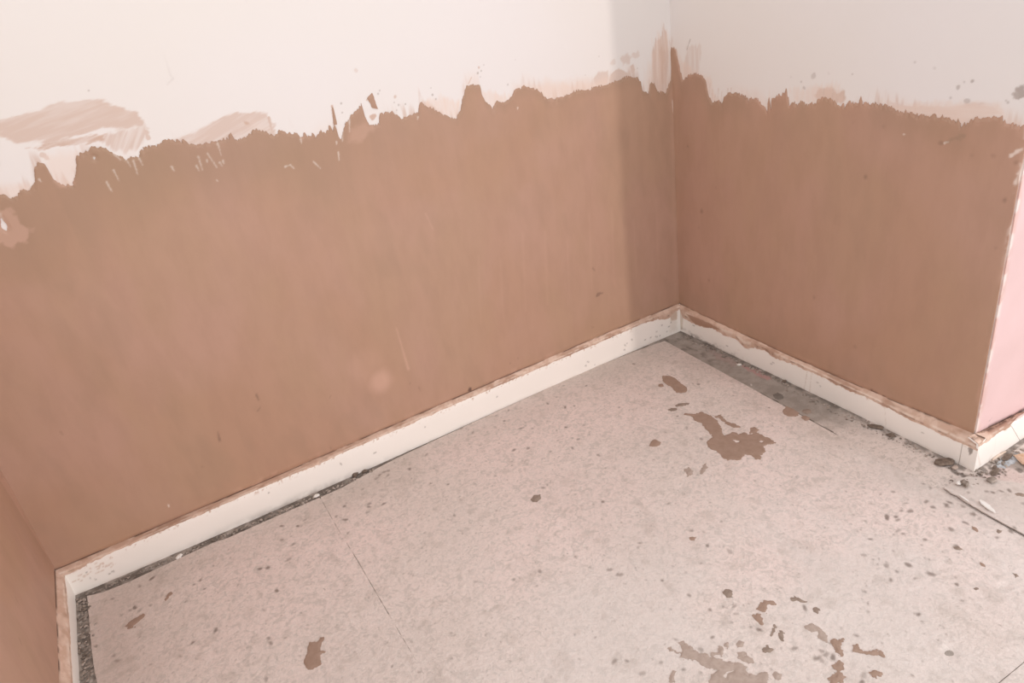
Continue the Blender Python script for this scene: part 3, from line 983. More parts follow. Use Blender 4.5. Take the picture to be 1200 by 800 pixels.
def mk_end(g):
    poly_b(g, 1, [(1134, 524), (1142, 523), (1139, 531), (1136, 534)], .75, .002, .001)


be = make_board('board_end', BR, U_END + .0009, U_TIP, MB, mk_end, parent=br)
be['label'] = 'short end block of the short skirting board at the outer corner'


def reach_right(u):
    P = BR.uv([(797, 362), (800, 371), (815, 380), (826, 384), (835, 384), (848, 392), (862, 396), (872, 407), (885, 408), (896, 410), (902, 416), (920, 424), (934, 428), (945, 434), (952, 436), (968, 444), (985, 453),
               (1010, 463), (1030, 472), (1060, 488), (1100, 507), (1123, 517), (1134, 523), (1142, 526)])
    return np.interp(u, P[:, 0], P[:, 1])


def crk(g):
    s = sstep(.012, .004, np.abs(g.U - .05)) * 0
    P = BR.uv([(803, 366), (830, 377), (845, 386), (833, 385), (815, 380)])
    Q = P.copy(); Q[:, 1] *= .09
    d = poly_sdf(g.U, g.V * .09, Q) + .002 * fbm(g.U * 80, g.V * 8, 2)
    m_ = sstep(-.002, .003, d) * .95
    # one solid brown patch of plaster near the inner corner
    g.ch[..., 0] = np.maximum(g.ch[..., 0], m_); g.ch[..., 1] *= (1 - m_); g.ch[..., 2] *= (1 - m_)


make_ridge(BR, .006, U_TIP - .0005, br, reach_right, 'uneven plaster smear hanging over the short skirting board', seed=11, crackf=crk)


def mk_left(g): pass


bl = structure(make_board('baseboard_left', BL, YW - float(np.polyval(cb_y, xl_f)) - .004, 1.7, MB, mk_left, step=.01))
make_ridge(BL, .006, 1.69, bl, lambda u: 1.0 - .10 * sstep(.03, .2, u) + 0 * u, 'pink plaster streaked along the top of the left skirting', step=.008, seed=5)

U_CRK = float(BO.uv([(1189, 505)])[0, 0])
uo0 = float(np.polyval(cr_x, U_TIP)) - XR + .0005


def crack_line(g):
    P = BO.uv([(1182, 494), (1196, 517)])
    return P[0, 0] + (g.V - P[0, 1]) * (P[1, 0] - P[0, 0]) / (P[1, 1] - P[0, 1])


def mk_outer(g):
    seg_b(g, 0, (1145, 528), (1149, 545), .003, .25)
    seg_b(g, 3, (1167, 512), (1165, 530), .0012, .5)
    poly_b(g, 3, [(1150, 548), (1164, 530), (1162, 538), (1152, 549)], .5)
    g.ch[..., 3] *= .4


bo = structure(make_board('baseboard_outer', BO, uo0, .5, MB, mk_outer, cutF=lambda g: crack_line(g) - g.U - .0012))
b2 = make_board('board', BO, .12, 1.25, MB, lambda g: None, cutF=lambda g: g.U - crack_line(g) - .0012, parent=bo, step=.005)
make_ridge(BO, uo0 + .0005, .24, bo, lambda u: .95 + .0 * u + .4 * sstep(.12, .2, u), 'crumbling grey and pink plaster over the bright skirting end', seed=21,
           crackf=lambda g: g.put(1, (slice(None), slice(None)), .8 * sstep(1.35, 1.7, g.V) * sstep(-.3, .2, fbm(g.U * 60, g.V * 4, 3))))

# ------------------------------------------------------------------ floor: concrete slab with worn sheets laid on it
X0, X1, Y0, Y1 = XL, 2.9, -.3, YW
g = Grid(FLOOR, cat(span(X0, 2.55, .004), span(2.55, X1, .05)), cat(span(Y0, .3, .05), span(.3, Y1, .004)))
RL = FLOOR.uv([(782, 400.5), (1195, 626)])      # long edge of the main sheet
rd = RL[1] - RL[0]; rd /= np.linalg.norm(rd); rn = np.array([rd[1], -rd[0]])
if rn[0] < 0: rn = -rn                          # rn points towards the right wall
along = (g.U - RL[0, 0]) * rd[0] + (g.V - RL[0, 1]) * rd[1]
L_A = float((FLOOR.uv([(985, 505)])[0] - RL[0]) @ rd); L_B = float((FLOOR.uv([(1075, 545)])[0] - RL[0]) @ rd)
nn = (g.U - RL[0, 0]) * rn[0] + (g.V - RL[0, 1]) * rn[1]
g.ch[..., 0] = sstep(-.16, .10, along - L_A + .10 * fbm(g.U * 14, g.V * 14, 3)) * .9 * (nn > -.05)
gx = np.polyval(cr_x, YW - g.V) - g.U     # distance to the right board
g.ch[..., 1] = .75 * sstep(.035, .006, gx + .012 * fbm(g.U * 60, g.V * 60, 3)) * sstep(-.45, .2, fbm(g.U * 40, g.V * 40, 3)) * (g.V > YO - .05)
g.ch[..., 1] = np.maximum(g.ch[..., 1], .6 * sstep(.45, .0, along) * sstep(.05, .5, fbm(g.U * 50, g.V * 50, 3)))
gl = g.U - np.polyval(cl_x, YW - g.V)
g.ch[..., 1] = np.maximum(g.ch[..., 1], .7 * (gl < .09) * sstep(.0, .35, fbm(g.U * 60, g.V * 45, 3)))
g.ch[..., 2] = np.maximum(g.ch[..., 2], .45 * (gl < .09) * sstep(.3, .55, fbm(g.U * 70 + 40, g.V * 60, 3)))
gb = np.polyval(cb_y, g.U) - g.V
g.ch[..., 1] = np.maximum(g.ch[..., 1], .8 * (gb < .05) * (g.U < .9) * sstep(-.35, .25, fbm(g.U * 35, g.V * 50, 3)))
g.poly(3, [(870, 428), (880, 430), (896, 438), (902, 443), (895, 441), (880, 435)], .85, .004, .016)
g.poly(3, [(830, 405), (868, 425), (862, 430), (830, 414)], .25, .01, .010)
g.seg(2, (865, 426), (869, 427), .006, .9); g.seg(2, (880, 449), (881, 451), .003, .8)
g.poly(3, [(1120, 560), (1150, 552), (1180, 540), (1215, 560), (1200, 566), (1150, 566)], .30, .03, .012)
for q in [(1165, 548), (1163, 553), (1170, 549), (1177, 554), (1164, 564), (1168, 567), (1105, 543), (1112, 547), (1118, 551), (1128, 556), (1106, 540), (1172, 543), (1148, 554), (1152, 549), (1195, 550)]:
    g.dot(1, q, RNG.uniform(.004, .010), .75, .004, 1.8, RNG.uniform(0, 3))
g.poly(0, [(1160, 545), (1185, 530), (1210, 530), (1215, 560), (1180, 552)], 0, .01)
g.poly(0, [(1166, 540), (1185, 528), (1215, 540), (1215, 556), (1180, 548)], .85, .012, .008, cut=True)
a0, a1 = [float((FLOOR.uv([q])[0] - RL[0]) @ rd) for q in ((893, 461), (980, 506))]
g.ch[..., 1] = np.maximum(g.ch[..., 1], .9 * (np.abs(nn) < .006) * sstep(a0 - .02, a0, along) * sstep(a1 + .03, a1, along) * sstep(-.6, .0, fbm(g.U * 40, g.V * 40, 2)))
offb = np.full(g.U.shape, BASE_Z) + .0008 * fbm(g.U * 40, g.V * 40, 3)
fl = structure(iso_mesh('floor', g.us, g.vs, np.ones(g.U.shape), FLOOR.pos, (0, 0, 1), MC, None, g.ch, offb, 0,
                        box_geo(X0, X1, Y0, Y1, -.12, -.012)))

# sheet outlines (metres)
S_left = FLOOR.uv([(102, 698), (104, 720), (107, 755), (110, 782), (114, 800)])
S_left = np.concatenate([S_left, [S_left[-1] + (S_left[-1] - S_left[0]) * 6]])
S_back = FLOOR.uv([(102, 698), (120, 694), (150, 682), (200, 658.5), (250, 635.5), (266.7, 630), (316.7, 608), (375, 582.5), (400, 571.5), (430, 555), (450, 544), (483, 528), (550, 497), (650, 451), (700, 428.5), (750, 409.5), (782, 398)])
JT = FLOOR.uv([(375, 582.5), (395, 618), (418, 655), (450, 710)])
jd = JT[-1] - JT[0]; jd /= np.linalg.norm(jd)
JT = np.concatenate([JT, [JT[-1] + jd * 1.6]])


def line_side(U, V, P):
    """signed distance to an open line through points P, positive on its left side going along it"""
    P = np.array(P); d = np.full(U.shape, 1e9); s = np.zeros(U.shape)
    for i in range(len(P) - 1):
        a, b = P[i], P[i + 1]; e = b - a; L = e @ e
        t0 = ((U - a[0]) * e[0] + (V - a[1]) * e[1]) / L
        lo = -1e9 if i == 0 else 0; hi = 1e9 if i == len(P) - 2 else 1
        t = np.clip(t0, lo, hi)
        dx = U - a[0] - t * e[0]; dy = V - a[1] - t * e[1]; q = np.hypot(dx, dy)
        c = e[0] * (V - a[1]) - e[1] * (U - a[0])
        m = q < d
        d = np.where(m, q, d); s = np.where(m, np.sign(c), s)
    return d * s


FLECKS = crop(130, 650, 5.333, [(255, 148), (360, 250), (318, 255), (560, 158), (520, 185), (588, 212), (468, 290), (510, 548), (430, 632), (35, 660), (20, 628), (65, 375), (120, 345), (180, 345), (245, 315), (150, 330),
                                (955, 345), (985, 520), (1000, 555), (970, 770), (655, 467), (10, 275), (180, 195), (980, 80), (1035, 225)]) + \
    crop(600, 500, 4.446, [(10, 120), (85, 112), (345, 65), (315, 110), (447, 147), (165, 315), (472, 390), (815, 400), (935, 540), (1000, 548), (1018, 620), (665, 605), (655, 628), (515, 745), (560, 770), (985, 712), (1135, 650),
                           (330, 675), (145, 750), (10, 795), (485, 215), (985, 62), (280, 3), (45, 8), (200, 130)]) + \
    crop(700, 660, 4, [(430, 150), (640, 202), (590, 200), (530, 218), (650, 238), (628, 275), (540, 345), (305, 80), (80, 460), (140, 458), (300, 465), (210, 515), (405, 498), (485, 512), (720, 298), (760, 312), (835, 298),
                       (820, 325), (972, 207), (925, 400), (1050, 410), (1075, 425), (1105, 438), (1035, 443), (1050, 452), (60, 30), (95, 50), (365, 355), (485, 405)]) + \
    crop(900, 660, 4, [(555, 10), (575, 75), (690, 70), (880, 65), (885, 100), (765, 50), (455, 132), (470, 225), (688, 235), (705, 240), (722, 272), (125, 398), (420, 340), (440, 555), (450, 520), (605, 38), (910, 175), (1010, 10)]) + \
    crop(1000, 540, 6, [(85, 425), (155, 438), (155, 520), (120, 548), (350, 510), (310, 492), (505, 552), (480, 590), (235, 395), (300, 392), (315, 412), (340, 350), (400, 352), (375, 297), (515, 285), (540, 185), (490, 158), (475, 62), (235, 738),
                        (390, 732), (70, 660), (545, 795), (655, 310), (770, 315), (885, 405), (680, 480), (30, 495), (305, 775), (830, 375), (845, 372), (560, 325), (555, 45), (280, 215)]) + \
    crop(300, 500, 4, [(230, 436), (120, 465), (195, 465), (120, 530), (175, 550), (155, 620), (140, 630), (415, 372), (415, 435), (375, 420), (430, 497), (600, 360), (500, 290), (580, 225), (620, 205), (620, 225), (720, 198),
                       (820, 265), (900, 270), (930, 415), (1040, 205), (1120, 230), (1125, 5), (800, 130), (50, 660), (20, 665), (530, 360), (530, 375), (525, 400)]) + \
    crop(400, 360, 2.857, [(120, 570), (145, 550), (225, 540), (355, 593), (300, 590), (515, 400), (610, 402), (690, 322), (720, 300), (750, 335), (780, 330), (810, 395), (820, 262), (745, 262), (930, 335), (860, 495), (675, 603), (1095, 655),
                           (640, 405), (560, 345), (520, 362), (470, 330), (545, 380), (440, 420), (400, 405)]) + \
    crop(720, 330, 4, [(395, 480), (215, 485), (725, 590), (20, 590), (295, 630), (340, 685), (405, 735), (90, 385)]) + \
    crop(1100, 540, 8, [(75, 415), (110, 390), (230, 430), (330, 500), (380, 540), (110, 635), (545, 720), (255, 580), (280, 298), (445, 285), (510, 298), (585, 285), (390, 385), (660, 280), (795, 400), (675, 660), (710, 640), (165, 795)])


def sheet(U0, U1, V0, V1, Ffun, label, step=.0032, thick=.0032, lift=None):
    g = Grid(FLOOR, span(U0, U1, step), cat(span(V0, max(.45, V0 + .01), .05), span(max(.45, V0 + .01), V1, step)) if V0 < .4 else span(V0, V1, step))
    U, V = g.U, g.V
    F = Ffun(U, V) + .0009 * fbm(U * 60, V * 60, 2)
    # tonal patches of dust, seen in the photo as a paler zone towards the camera side
    g.ch[..., 0] = .45 * sstep(1.62, 1.0, V + .25 * fbm(U * 4, V * 4, 3)) * sstep(-.3, .6, fbm(U * 5 + 3, V * 5, 3) + .2)
    # greyer, dirtier band along the walls
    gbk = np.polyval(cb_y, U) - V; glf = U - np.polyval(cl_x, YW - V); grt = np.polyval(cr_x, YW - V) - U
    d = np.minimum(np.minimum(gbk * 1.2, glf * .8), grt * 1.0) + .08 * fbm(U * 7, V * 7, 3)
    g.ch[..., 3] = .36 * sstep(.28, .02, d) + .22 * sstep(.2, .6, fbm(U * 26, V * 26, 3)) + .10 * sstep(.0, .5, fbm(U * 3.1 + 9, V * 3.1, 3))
    for q in FLECKS:
        uv = FLOOR.uv([q])[0]
        g.dot_uv(1, uv, RNG.uniform(.0035, .0065), RNG.uniform(.4, .8), .004, RNG.uniform(1, 2.1), RNG.uniform(0, 3.1))
    n = int(480 * (U1 - U0) * (V1 - V0))
    for _ in range(n):
        uv = (RNG.uniform(U0, U1), RNG.uniform(max(V0, .5), V1))
        g.dot_uv(1, uv, RNG.uniform(.0012, .003), RNG.uniform(.25, .6), .003, RNG.uniform(1, 2), RNG.uniform(0, 3.1))
    for _ in range(n // 2):
        uv = (RNG.uniform(U0, U1), RNG.uniform(max(V0, .5), V1))
        g.dot_uv(2, uv, RNG.uniform(.001, .0025), RNG.uniform(.25, .6), .003, RNG.uniform(1, 2), RNG.uniform(0, 3.1))
    off = .0007 * fbm(U * 6, V * 6, 2) + .0004 * fbm(U * 70, V * 70, 2)
    for q, r, a in [((1112, 763), .018, -.004), ((1104, 757), .014, .003), ((1178, 686), .014, -.003), ((1172, 681), .010, .002), ((1150, 585), .012, -.002)]:
        c = FLOOR.uv([q])[0]
        off = off + a * np.exp(-((U - c[0]) ** 2 + (V - c[1]) ** 2) / r ** 2)
    if lift is not None: off = off + lift(U, V, F)
    o = iso_mesh('floor_sheet', g.us, g.vs, F, FLOOR.pos, (0, 0, 1), MS, fl, g.ch, off, thick)
    o['label'] = label
    return o


def side_of(P, ref):
    s = line_side(np.array([ref[0]]), np.array([ref[1]]), P)[0]
    return 1 if s > 0 else -1


mid = FLOOR.uv([(700, 620)])[0]; lf = FLOOR.uv([(220, 740)])[0]
sB = side_of(S_back, mid); sL = side_of(S_left, mid); sJ = side_of(JT, mid); sR = side_of(RL, mid)
CB = FLOOR.uv([(1168, 802), (1202, 774)]); sC = side_of(CB, mid)


def jgap(U, V):
    # the joint opens towards the camera and nearly closes half way along
    t = (U - JT[0, 0]) * jd[0] + (V - JT[0, 1]) * jd[1]
    return .00025 + .0005 * sstep(.30, .42, t) * sstep(.75, .6, t) + .0005 * sstep(.12, .02, t)


def F_left(U, V):
    F = np.minimum(sB * line_side(U, V, S_back), sL * line_side(U, V, S_left))
    return np.minimum(F, -sJ * line_side(U, V, JT) - jgap(U, V))


def F_mid(U, V):
    F = np.minimum(sB * line_side(U, V, S_back), sR * line_side(U, V, RL) - .0016)
    F = np.minimum(F, sC * line_side(U, V, CB) - .001)
    return np.minimum(F, sJ * line_side(U, V, JT) - jgap(U, V))


def F_near(U, V):
    F = np.minimum(-sC * line_side(U, V, CB) - .001, sR * line_side(U, V, RL) - .0008)
    return F


sheet(XL + .02, .75, .30, YW - .01, F_left, 'greyer floor sheet in the left corner')
sheet(-.2, 2.2, .30, YW - .01, F_mid, 'large pale floor sheet with plaster splats')
sheet(.9, 2.2, .30, 1.0, F_near, 'corner of a floor sheet at the bottom right')
SH = FLOOR.uv([(1105, 572), (1118, 563), (1135, 558), (1165, 562), (1200, 568), (1260, 574), (1330, 640), (1330, 712)])
far_pt = FLOOR.uv([(1215, 638)])[0]


def F_right(U, V):
    return np.minimum(poly_sdf(U, V, SH) + .006 * fbm(U * 40, V * 40, 3), -sR * line_side(U, V, RL) - .0035)


def lip(U, V, F):
    d = -sR * line_side(U, V, RL)
    return .0045 * sstep(.035, .004, d) + .001


SHB = np.array(SH)
sheet(float(SHB[:, 0].min()) - .02, float(SHB[:, 0].max()), float(SHB[:, 1].min()), float(SHB[:, 1].max()) + .02, F_right, 'pale floor sheet at the right with a curled broken edge', lift=lip)

# ------------------------------------------------------------------ plaster splats lying on the floor
def splat(px, label, mat=M_SPLAT, name='plaster_splat', rag=.006, thick=.0016, holes=(), cat_='splat', z0=.0009, group=None, freq=55, step=.0018):
    P = np.concatenate([FLOOR.uv(q) for q in px])
    c = P.mean(0)
    g = Grid(FLOOR, span(P[:, 0].min() - .02, P[:, 0].max() + .02, step), span(P[:, 1].min() - .02, P[:, 1].max() + .02, step))
    U, V = g.U, g.V
    F = np.full(U.shape, -1.0)
    for q in px: F = np.maximum(F, poly_sdf(U, V, FLOOR.uv(q)))
    F = F + (rag * .8) * fbm(U * freq, V * freq, 3) + (rag * .9 + .0010) * fbm(U * 150, V * 150, 3) + .0010 * vnoise(U * 330, V * 330)
    for q in holes: F = np.minimum(F, -poly_sdf(U, V, FLOOR.uv(q)) + .003 * fbm(U * 90, V * 90, 2))
    off = z0 + thick * sstep(0, .007, F) * (.75 + .5 * fbm(U * 50, V * 50, 3))
    pos = lambda u, v, o: np.stack([u - c[0], v - c[1], o], -1)
    o = iso_mesh(name, g.us, g.vs, F, pos, (0, 0, 1), mat, None, None, off, .0012)
    o.location = (c[0], c[1], 0)
    o['label'] = label; o['category'] = cat_
    if group: o['group'] = group
    return o


def c1(p): return crop(770, 430, 6.667, p)
def c2(p): return crop(770, 740, 8, p)
def c3(p): return crop(870, 690, 6.667, p)
def c4(p): return crop(340, 730, 11.43, p)
def c5(p): return crop(1100, 540, 8, p)
def c7(p): return crop(600, 500, 4.446, p)


splat([c1([(45, 70), (100, 68), (150, 95), (190, 130), (235, 165), (230, 195), (190, 205), (150, 200), (120, 160), (75, 135), (45, 110)])], 'smooth oval brown plaster splat nearest the back corner', rag=.003)
splat([c1([(10, 135), (40, 130), (52, 148), (30, 158), (12, 150)])], 'tiny brown dab just left of the oval splat', rag=.002)
splat([c1([(140, 300), (170, 285), (255, 280), (250, 290), (190, 305), (150, 310)]), c1([(80, 335), (110, 322), (155, 322), (155, 335), (110, 345)])], 'pair of thin brown plaster dashes above the large ragged splat', rag=.002, mat=M_DARK)
splat([c1([(210, 362), (300, 368), (340, 350), (380, 360), (430, 385), (470, 420), (490, 460), (510, 495), (520, 540), (600, 510), (640, 525), (690, 510), (710, 530), (790, 515), (850, 545), (880, 555), (930, 595),
            (870, 605), (830, 620), (855, 660), (810, 690), (815, 725), (760, 720), (740, 690), (690, 685), (640, 725), (560, 730), (510, 705), (490, 670), (420, 645), (385, 600), (400, 570), (430, 550), (400, 500), (370, 480), (350, 440), (290, 415), (270, 385), (215, 372)]),
       c1([(450, 385), (500, 370), (520, 400), (560, 435), (620, 450), (660, 475), (600, 475), (560, 455), (510, 425), (490, 400), (455, 395)]), c1([(725, 480), (760, 465), (790, 490), (780, 520), (725, 520)])],
      'largest brown plaster splat with long tail and ragged outline, in front of the back corner', rag=.0045,
      holes=[c1([(590, 572), (610, 568), (645, 580), (640, 592), (620, 590)]), c1([(798, 585), (815, 573), (830, 580), (815, 592)])])
splat([c1([(980, 345), (1010, 305), (1050, 320), (1110, 360), (1085, 388), (1030, 388), (990, 370)])], 'half-round brown splat cut off by the sheet edge near the short wall', rag=.003)
splat([c1([(1125, 385), (1150, 380), (1195, 400), (1185, 415), (1155, 418), (1130, 402)])], 'small brown splat on the sheet edge, right of the half-round one', rag=.003)
splat([c1([(905, 210), (940, 195), (980, 215), (990, 240), (960, 252), (920, 240)])], 'dark grey oval blot on the bare strip by the short skirting', M_BLOT, 'damp_blot', .002, z0=-.0022, cat_='stain')
splat([c1([(1135, 335), (1170, 320), (1200, 325), (1205, 350), (1165, 362), (1140, 352)])], 'faint grey round blot on the bare strip, right of the dark oval', M_DARK, 'damp_blot', .002, z0=-.0022, cat_='stain')
splat([c7([(715, 100), (725, 75), (745, 65), (778, 82), (770, 95), (740, 104)])], 'small triangular brown splat left of the large ragged one', rag=.002)
splat([c7([(98, 380), (110, 358), (150, 352), (148, 375), (130, 392), (105, 390)])], 'lone dark brown plaster spot in the middle of the floor', M_DARK, rag=.002)
splat([c7([(898, 222), (920, 212), (942, 230), (938, 252), (915, 256), (905, 240)])], 'round blotchy spot below the large splat, left one of two', M_SPLAT_PALE, rag=.005)
splat([c7([(980, 245), (990, 205), (1010, 190), (1020, 212), (1005, 230), (990, 250)])], 'narrow upright spot below the large splat, right one of two', M_SPLAT_PALE, rag=.003)
splat([c7([(922, 578), (940, 570), (957, 580), (950, 592), (930, 590)])], 'small brown spot in open floor below the pair of spots', M_SPLAT, rag=.003)
splat([c4([(175, 520), (215, 430), (240, 320), (270, 255), (360, 245), (410, 195), (455, 190), (460, 220), (430, 260), (415, 300), (400, 370), (480, 375), (500, 385), (430, 400), (400, 430), (395, 500), (415, 550), (360, 585), (300, 615), (240, 625), (200, 600)])],
      'brown elongated plaster splat near the bottom edge, left half of the floor', rag=.003)
splat([c2([(195, 105), (250, 85), (290, 120), (340, 170), (400, 205), (470, 215), (500, 250), (580, 260), (650, 290), (680, 290), (740, 290), (790, 290), (830, 320), (850, 370), (930, 420), (960, 390), (1030, 380), (1060, 430), (1040, 470), (1100, 620), (600, 640), (480, 480),
            (500, 400), (560, 360), (490, 350), (420, 320), (380, 285), (270, 260), (215, 240), (235, 180), (210, 130)]), c2([(105, 160), (130, 145), (210, 195), (190, 215), (150, 195), (110, 185)])],
      'broad brown plaster spill running off the bottom edge of the picture', M_SPLAT_PALE, rag=.006, holes=[c2([(620, 420), (650, 375), (720, 365), (660, 400), (640, 440)])])
splat([c2([(500, 205), (560, 185), (580, 130), (610, 150), (640, 200), (630, 225), (560, 215), (510, 225)]), c2([(630, 120), (660, 100), (685, 150), (660, 175), (640, 150)])], 'cluster of thin brown dabs above the broad spill', M_SPLAT_PALE, rag=.006)
splat([c2([(740, 240), (780, 185), (820, 190), (830, 225), (880, 250), (900, 290), (860, 305), (800, 275), (760, 260)])], 'brown lobed splat at the right shoulder of the broad spill', M_SPLAT_PALE, rag=.006)
splat([c2([(735, 110), (770, 85), (815, 105), (810, 145), (760, 155), (740, 135)])], 'pale round dab above the lobed splat', M_SPLAT_PALE, rag=.003)
splat([c2([(1075, 400), (1110, 375), (1160, 400), (1150, 445), (1100, 450)])], 'round brown dab right of the broad spill at the bottom edge', M_SPLAT_PALE, rag=.004)
splat([c2([(110, 440), (145, 360), (175, 370), (165, 430), (160, 470), (120, 470)])], 'upright brown dab left of the broad spill', M_SPLAT_PALE, rag=.004)
splat([crop(700, 660, 4, [(585, 135), (610, 115), (630, 130), (638, 165), (615, 160), (590, 145)])], 'dark three-pointed spot above the broad spill', M_DARK, rag=.004)
splat([c3([(90, 160), (130, 140), (160, 90), (230, 88), (265, 120), (240, 130), (205, 115), (190, 150), (180, 190), (150, 170)]), c3([(85, 210), (130, 190), (165, 230), (165, 290), (130, 270), (100, 250)])],
      'hook-shaped brown splat with a dark foot', M_SPLAT, rag=.005)
splat([c3([(280, 370), (295, 325), (325, 335), (325, 395), (310, 410), (290, 395)]), c3([(225, 365), (235, 315), (250, 280), (285, 300), (260, 315), (240, 350)])], 'two dark upright dabs beside the hook-shaped splat', M_DARK, rag=.004)
splat([c3([(150, 475), (200, 440), (240, 475), (215, 500), (180, 495)])], 'dark low dab under the hook-shaped splat', M_DARK, rag=.005)
splat([c3([(370, 70), (405, 50), (450, 75), (500, 100), (490, 115), (440, 95), (390, 95)])], 'dark comma-shaped spot right of the hook-shaped splat', M_DARK, rag=.004)
splat([c3([(555, 155), (585, 145), (608, 170), (590, 200), (560, 185)])], 'dark round spot right of the comma-shaped spot', M_DARK, rag=.005)
splat([c3([(470, 290), (540, 270), (600, 300), (670, 370), (660, 410), (620, 400), (590, 370), (590, 330), (540, 340), (490, 310)])], 'pale tan splat at the start of the diagonal chain of splats', M_SPLAT_PALE, rag=.003)
splat([c3([(680, 400), (720, 385), (790, 390), (785, 420), (770, 450), (780, 510), (750, 510), (700, 460)])], 'brown blotch next in the chain after the pale tan splat', M_SPLAT, rag=.007)
splat([c3([(865, 440), (900, 435), (915, 470), (985, 495), (1040, 470), (1070, 490), (1100, 490), (1105, 525), (1080, 520), (1030, 520), (970, 510), (900, 490), (870, 480)])], 'brown dumbbell-shaped splat at the right end of the chain', M_SPLAT, rag=.006)
splat([c3([(700, 605), (760, 565), (805, 580), (790, 635), (750, 640), (795, 680), (780, 720), (740, 725), (700, 800), (670, 700), (730, 670), (735, 640), (705, 630)])], 'mottled brown splat at the bottom edge under the chain', M_SPLAT, rag=.007)
splat([c3([(990, 650), (1030, 630), (1095, 655), (1085, 680), (1020, 685)])], 'flat brown splat near the bottom edge below the dumbbell shape', M_SPLAT, rag=.006)
for pts, lab in [(c5([(535, 660), (560, 640), (600, 655), (595, 675), (560, 678)]), 'dark crumb-like spot below the curled sheet edge'),
                 (c5([(310, 610), (345, 625), (378, 655), (365, 668), (320, 640)]), 'slanting grey-brown spot below the curled sheet edge'),
                 (crop(1000, 540, 6, [(705, 605), (735, 600), (765, 622), (750, 630), (715, 622)]), 'small dark slanting spot near the right edge of the floor'),
                 (crop(1000, 540, 6, [(890, 712), (915, 720), (938, 745), (925, 750), (895, 730)]), 'slim grey spot nearest the right edge of the picture'),
                 (crop(900, 660, 4, [(965, 118), (980, 110), (988, 120), (975, 127)]), 'tiny dark dot lower right on the open floor'),
                 (crop(900, 660, 4, [(1145, 45), (1165, 48), (1175, 62), (1160, 65)]), 'tiny dark dot by the right edge of the picture'),
                 (c5([(680, 590), (720, 590), (765, 620), (755, 640), (700, 610)]), 'grey smudge on the curled sheet at the right'),
                 (c5([(715, 310), (760, 295), (810, 310), (830, 335), (780, 335), (730, 325)]), 'long dark smudge at the right edge beyond the outer corner')]:
    splat([pts], lab, M_SPLAT if 'grey' in lab else M_DARK, rag=.002, cat_='spot')
splat([crop(130, 650, 5.333, [(85, 445), (130, 410), (180, 380), (205, 368), (215, 385), (180, 415), (145, 440), (155, 455), (120, 465)])], 'slanting broken brown smear in the left corner of the floor', M_SPLAT, rag=.005)
splat([crop(130, 650, 5.333, [(335, 280), (350, 250), (380, 230), (390, 240), (365, 265), (345, 285)])], 'small slanting grey-brown smear right of the broken one', M_SPLAT, rag=.003)

# ------------------------------------------------------------------ lumps, chips and grit
def lump_mesh(seed, r, flat=.6, asp=1.3):
    rr = np.random.RandomState(seed)
    t = (1 + 5 ** .5) / 2
    v = np.array([(-1, t, 0), (1, t, 0), (-1, -t, 0), (1, -t, 0), (0, -1, t), (0, 1, t), (0, -1, -t), (0, 1, -t), (t, 0, -1), (t, 0, 1), (-t, 0, -1), (-t, 0, 1)], float)
    v /= np.linalg.norm(v[0]); v *= (1 + rr.uniform(-.28, .28, (12, 1)))
    v *= np.array([r * asp, r, r * flat]); v[:, 2] -= v[:, 2].min()
    f = [(0, 11, 5), (0, 5, 1), (0, 1, 7), (0, 7, 10), (0, 10, 11), (1, 5, 9), (5, 11, 4), (11, 10, 2), (10, 7, 6), (7, 1, 8), (3, 9, 4), (3, 4, 2), (3, 2, 6), (3, 6, 8), (3, 8, 9), (4, 9, 5), (2, 4, 11), (6, 2, 10), (8, 6, 7), (9, 8, 1)]
    return v, f


def lump(name, px, r, mat, label, cat_, seed, z=BASE_Z, rot=0.0, flat=.6, asp=1.3, group=None):
    v, f = lump_mesh(seed, r, flat, asp)
    # finer, rounder crumb
    import bmesh
    bm = bmesh.new()
    vv = [bm.verts.new(q) for q in v]
    for q in f: bm.faces.new([vv[i] for i in q])
    bmesh.ops.subdivide_edges(bm, edges=bm.edges[:], cuts=1, use_grid_fill=True, smooth=.35)
    for q in bm.verts: q.co *= 1 + .12 * float(vnoise(np.array(q.co.x / r * 2.1 + seed), np.array(q.co.y / r * 2.1 + q.co.z / r)))
    mz = min(q.co.z for q in bm.verts)
    for q in bm.verts: q.co.z -= mz
    me = bpy.data.meshes.new(name); bm.to_mesh(me); bm.free(); me.materials.append(mat)
    o = bpy.data.objects.new(name, me); C.objects.link(o)
    c = FLOOR.uv([px])[0]
    o.location = (c[0], c[1], z - .0003); o.rotation_euler = (0, 0, rot)
    o['label'] = label; o['category'] = cat_
    if group: o['group'] = group
    return o


lump('plaster_crumb', (371, 581), .0085, M_CHIP, 'white crumb in the dirty gap at the left sheet joint', 'crumb', 3, rot=.4, asp=1.6)
lump('plaster_crumb', (210, 652), .0085, M_CHIP, 'pale crumb wedged in the gap under the left part of the long skirting', 'crumb', 4, rot=.9, asp=1.4)
lump('plaster_crumb', (866, 427), .0070, M_CHIP, 'white crumb on the bare strip by the short skirting', 'crumb', 5, rot=.2, asp=1.6, flat=.4)
lump('plaster_crumb', (1123, 568), .0075, M_CHIP, 'bright white crumb on the sheet below the outer corner', 'crumb', 6, z=.004, rot=.2)
lump('plaster_lump', (1130, 569), .012, M_GRIT, 'dark rough lump beside the bright crumb below the outer corner', 'lump', 7, z=.003, rot=.7)
lump('plaster_lump', (1107, 542), .017, M_DIRT, 'dark brown lump of dirt against the short skirting near its end', 'lump', 8, rot=-.6, flat=.45, asp=1.9)
lump('plaster_lump', (1119, 548), .010, M_SPLAT_PALE, 'pale pinkish lump at the foot of the end block', 'lump', 9, rot=-.2)
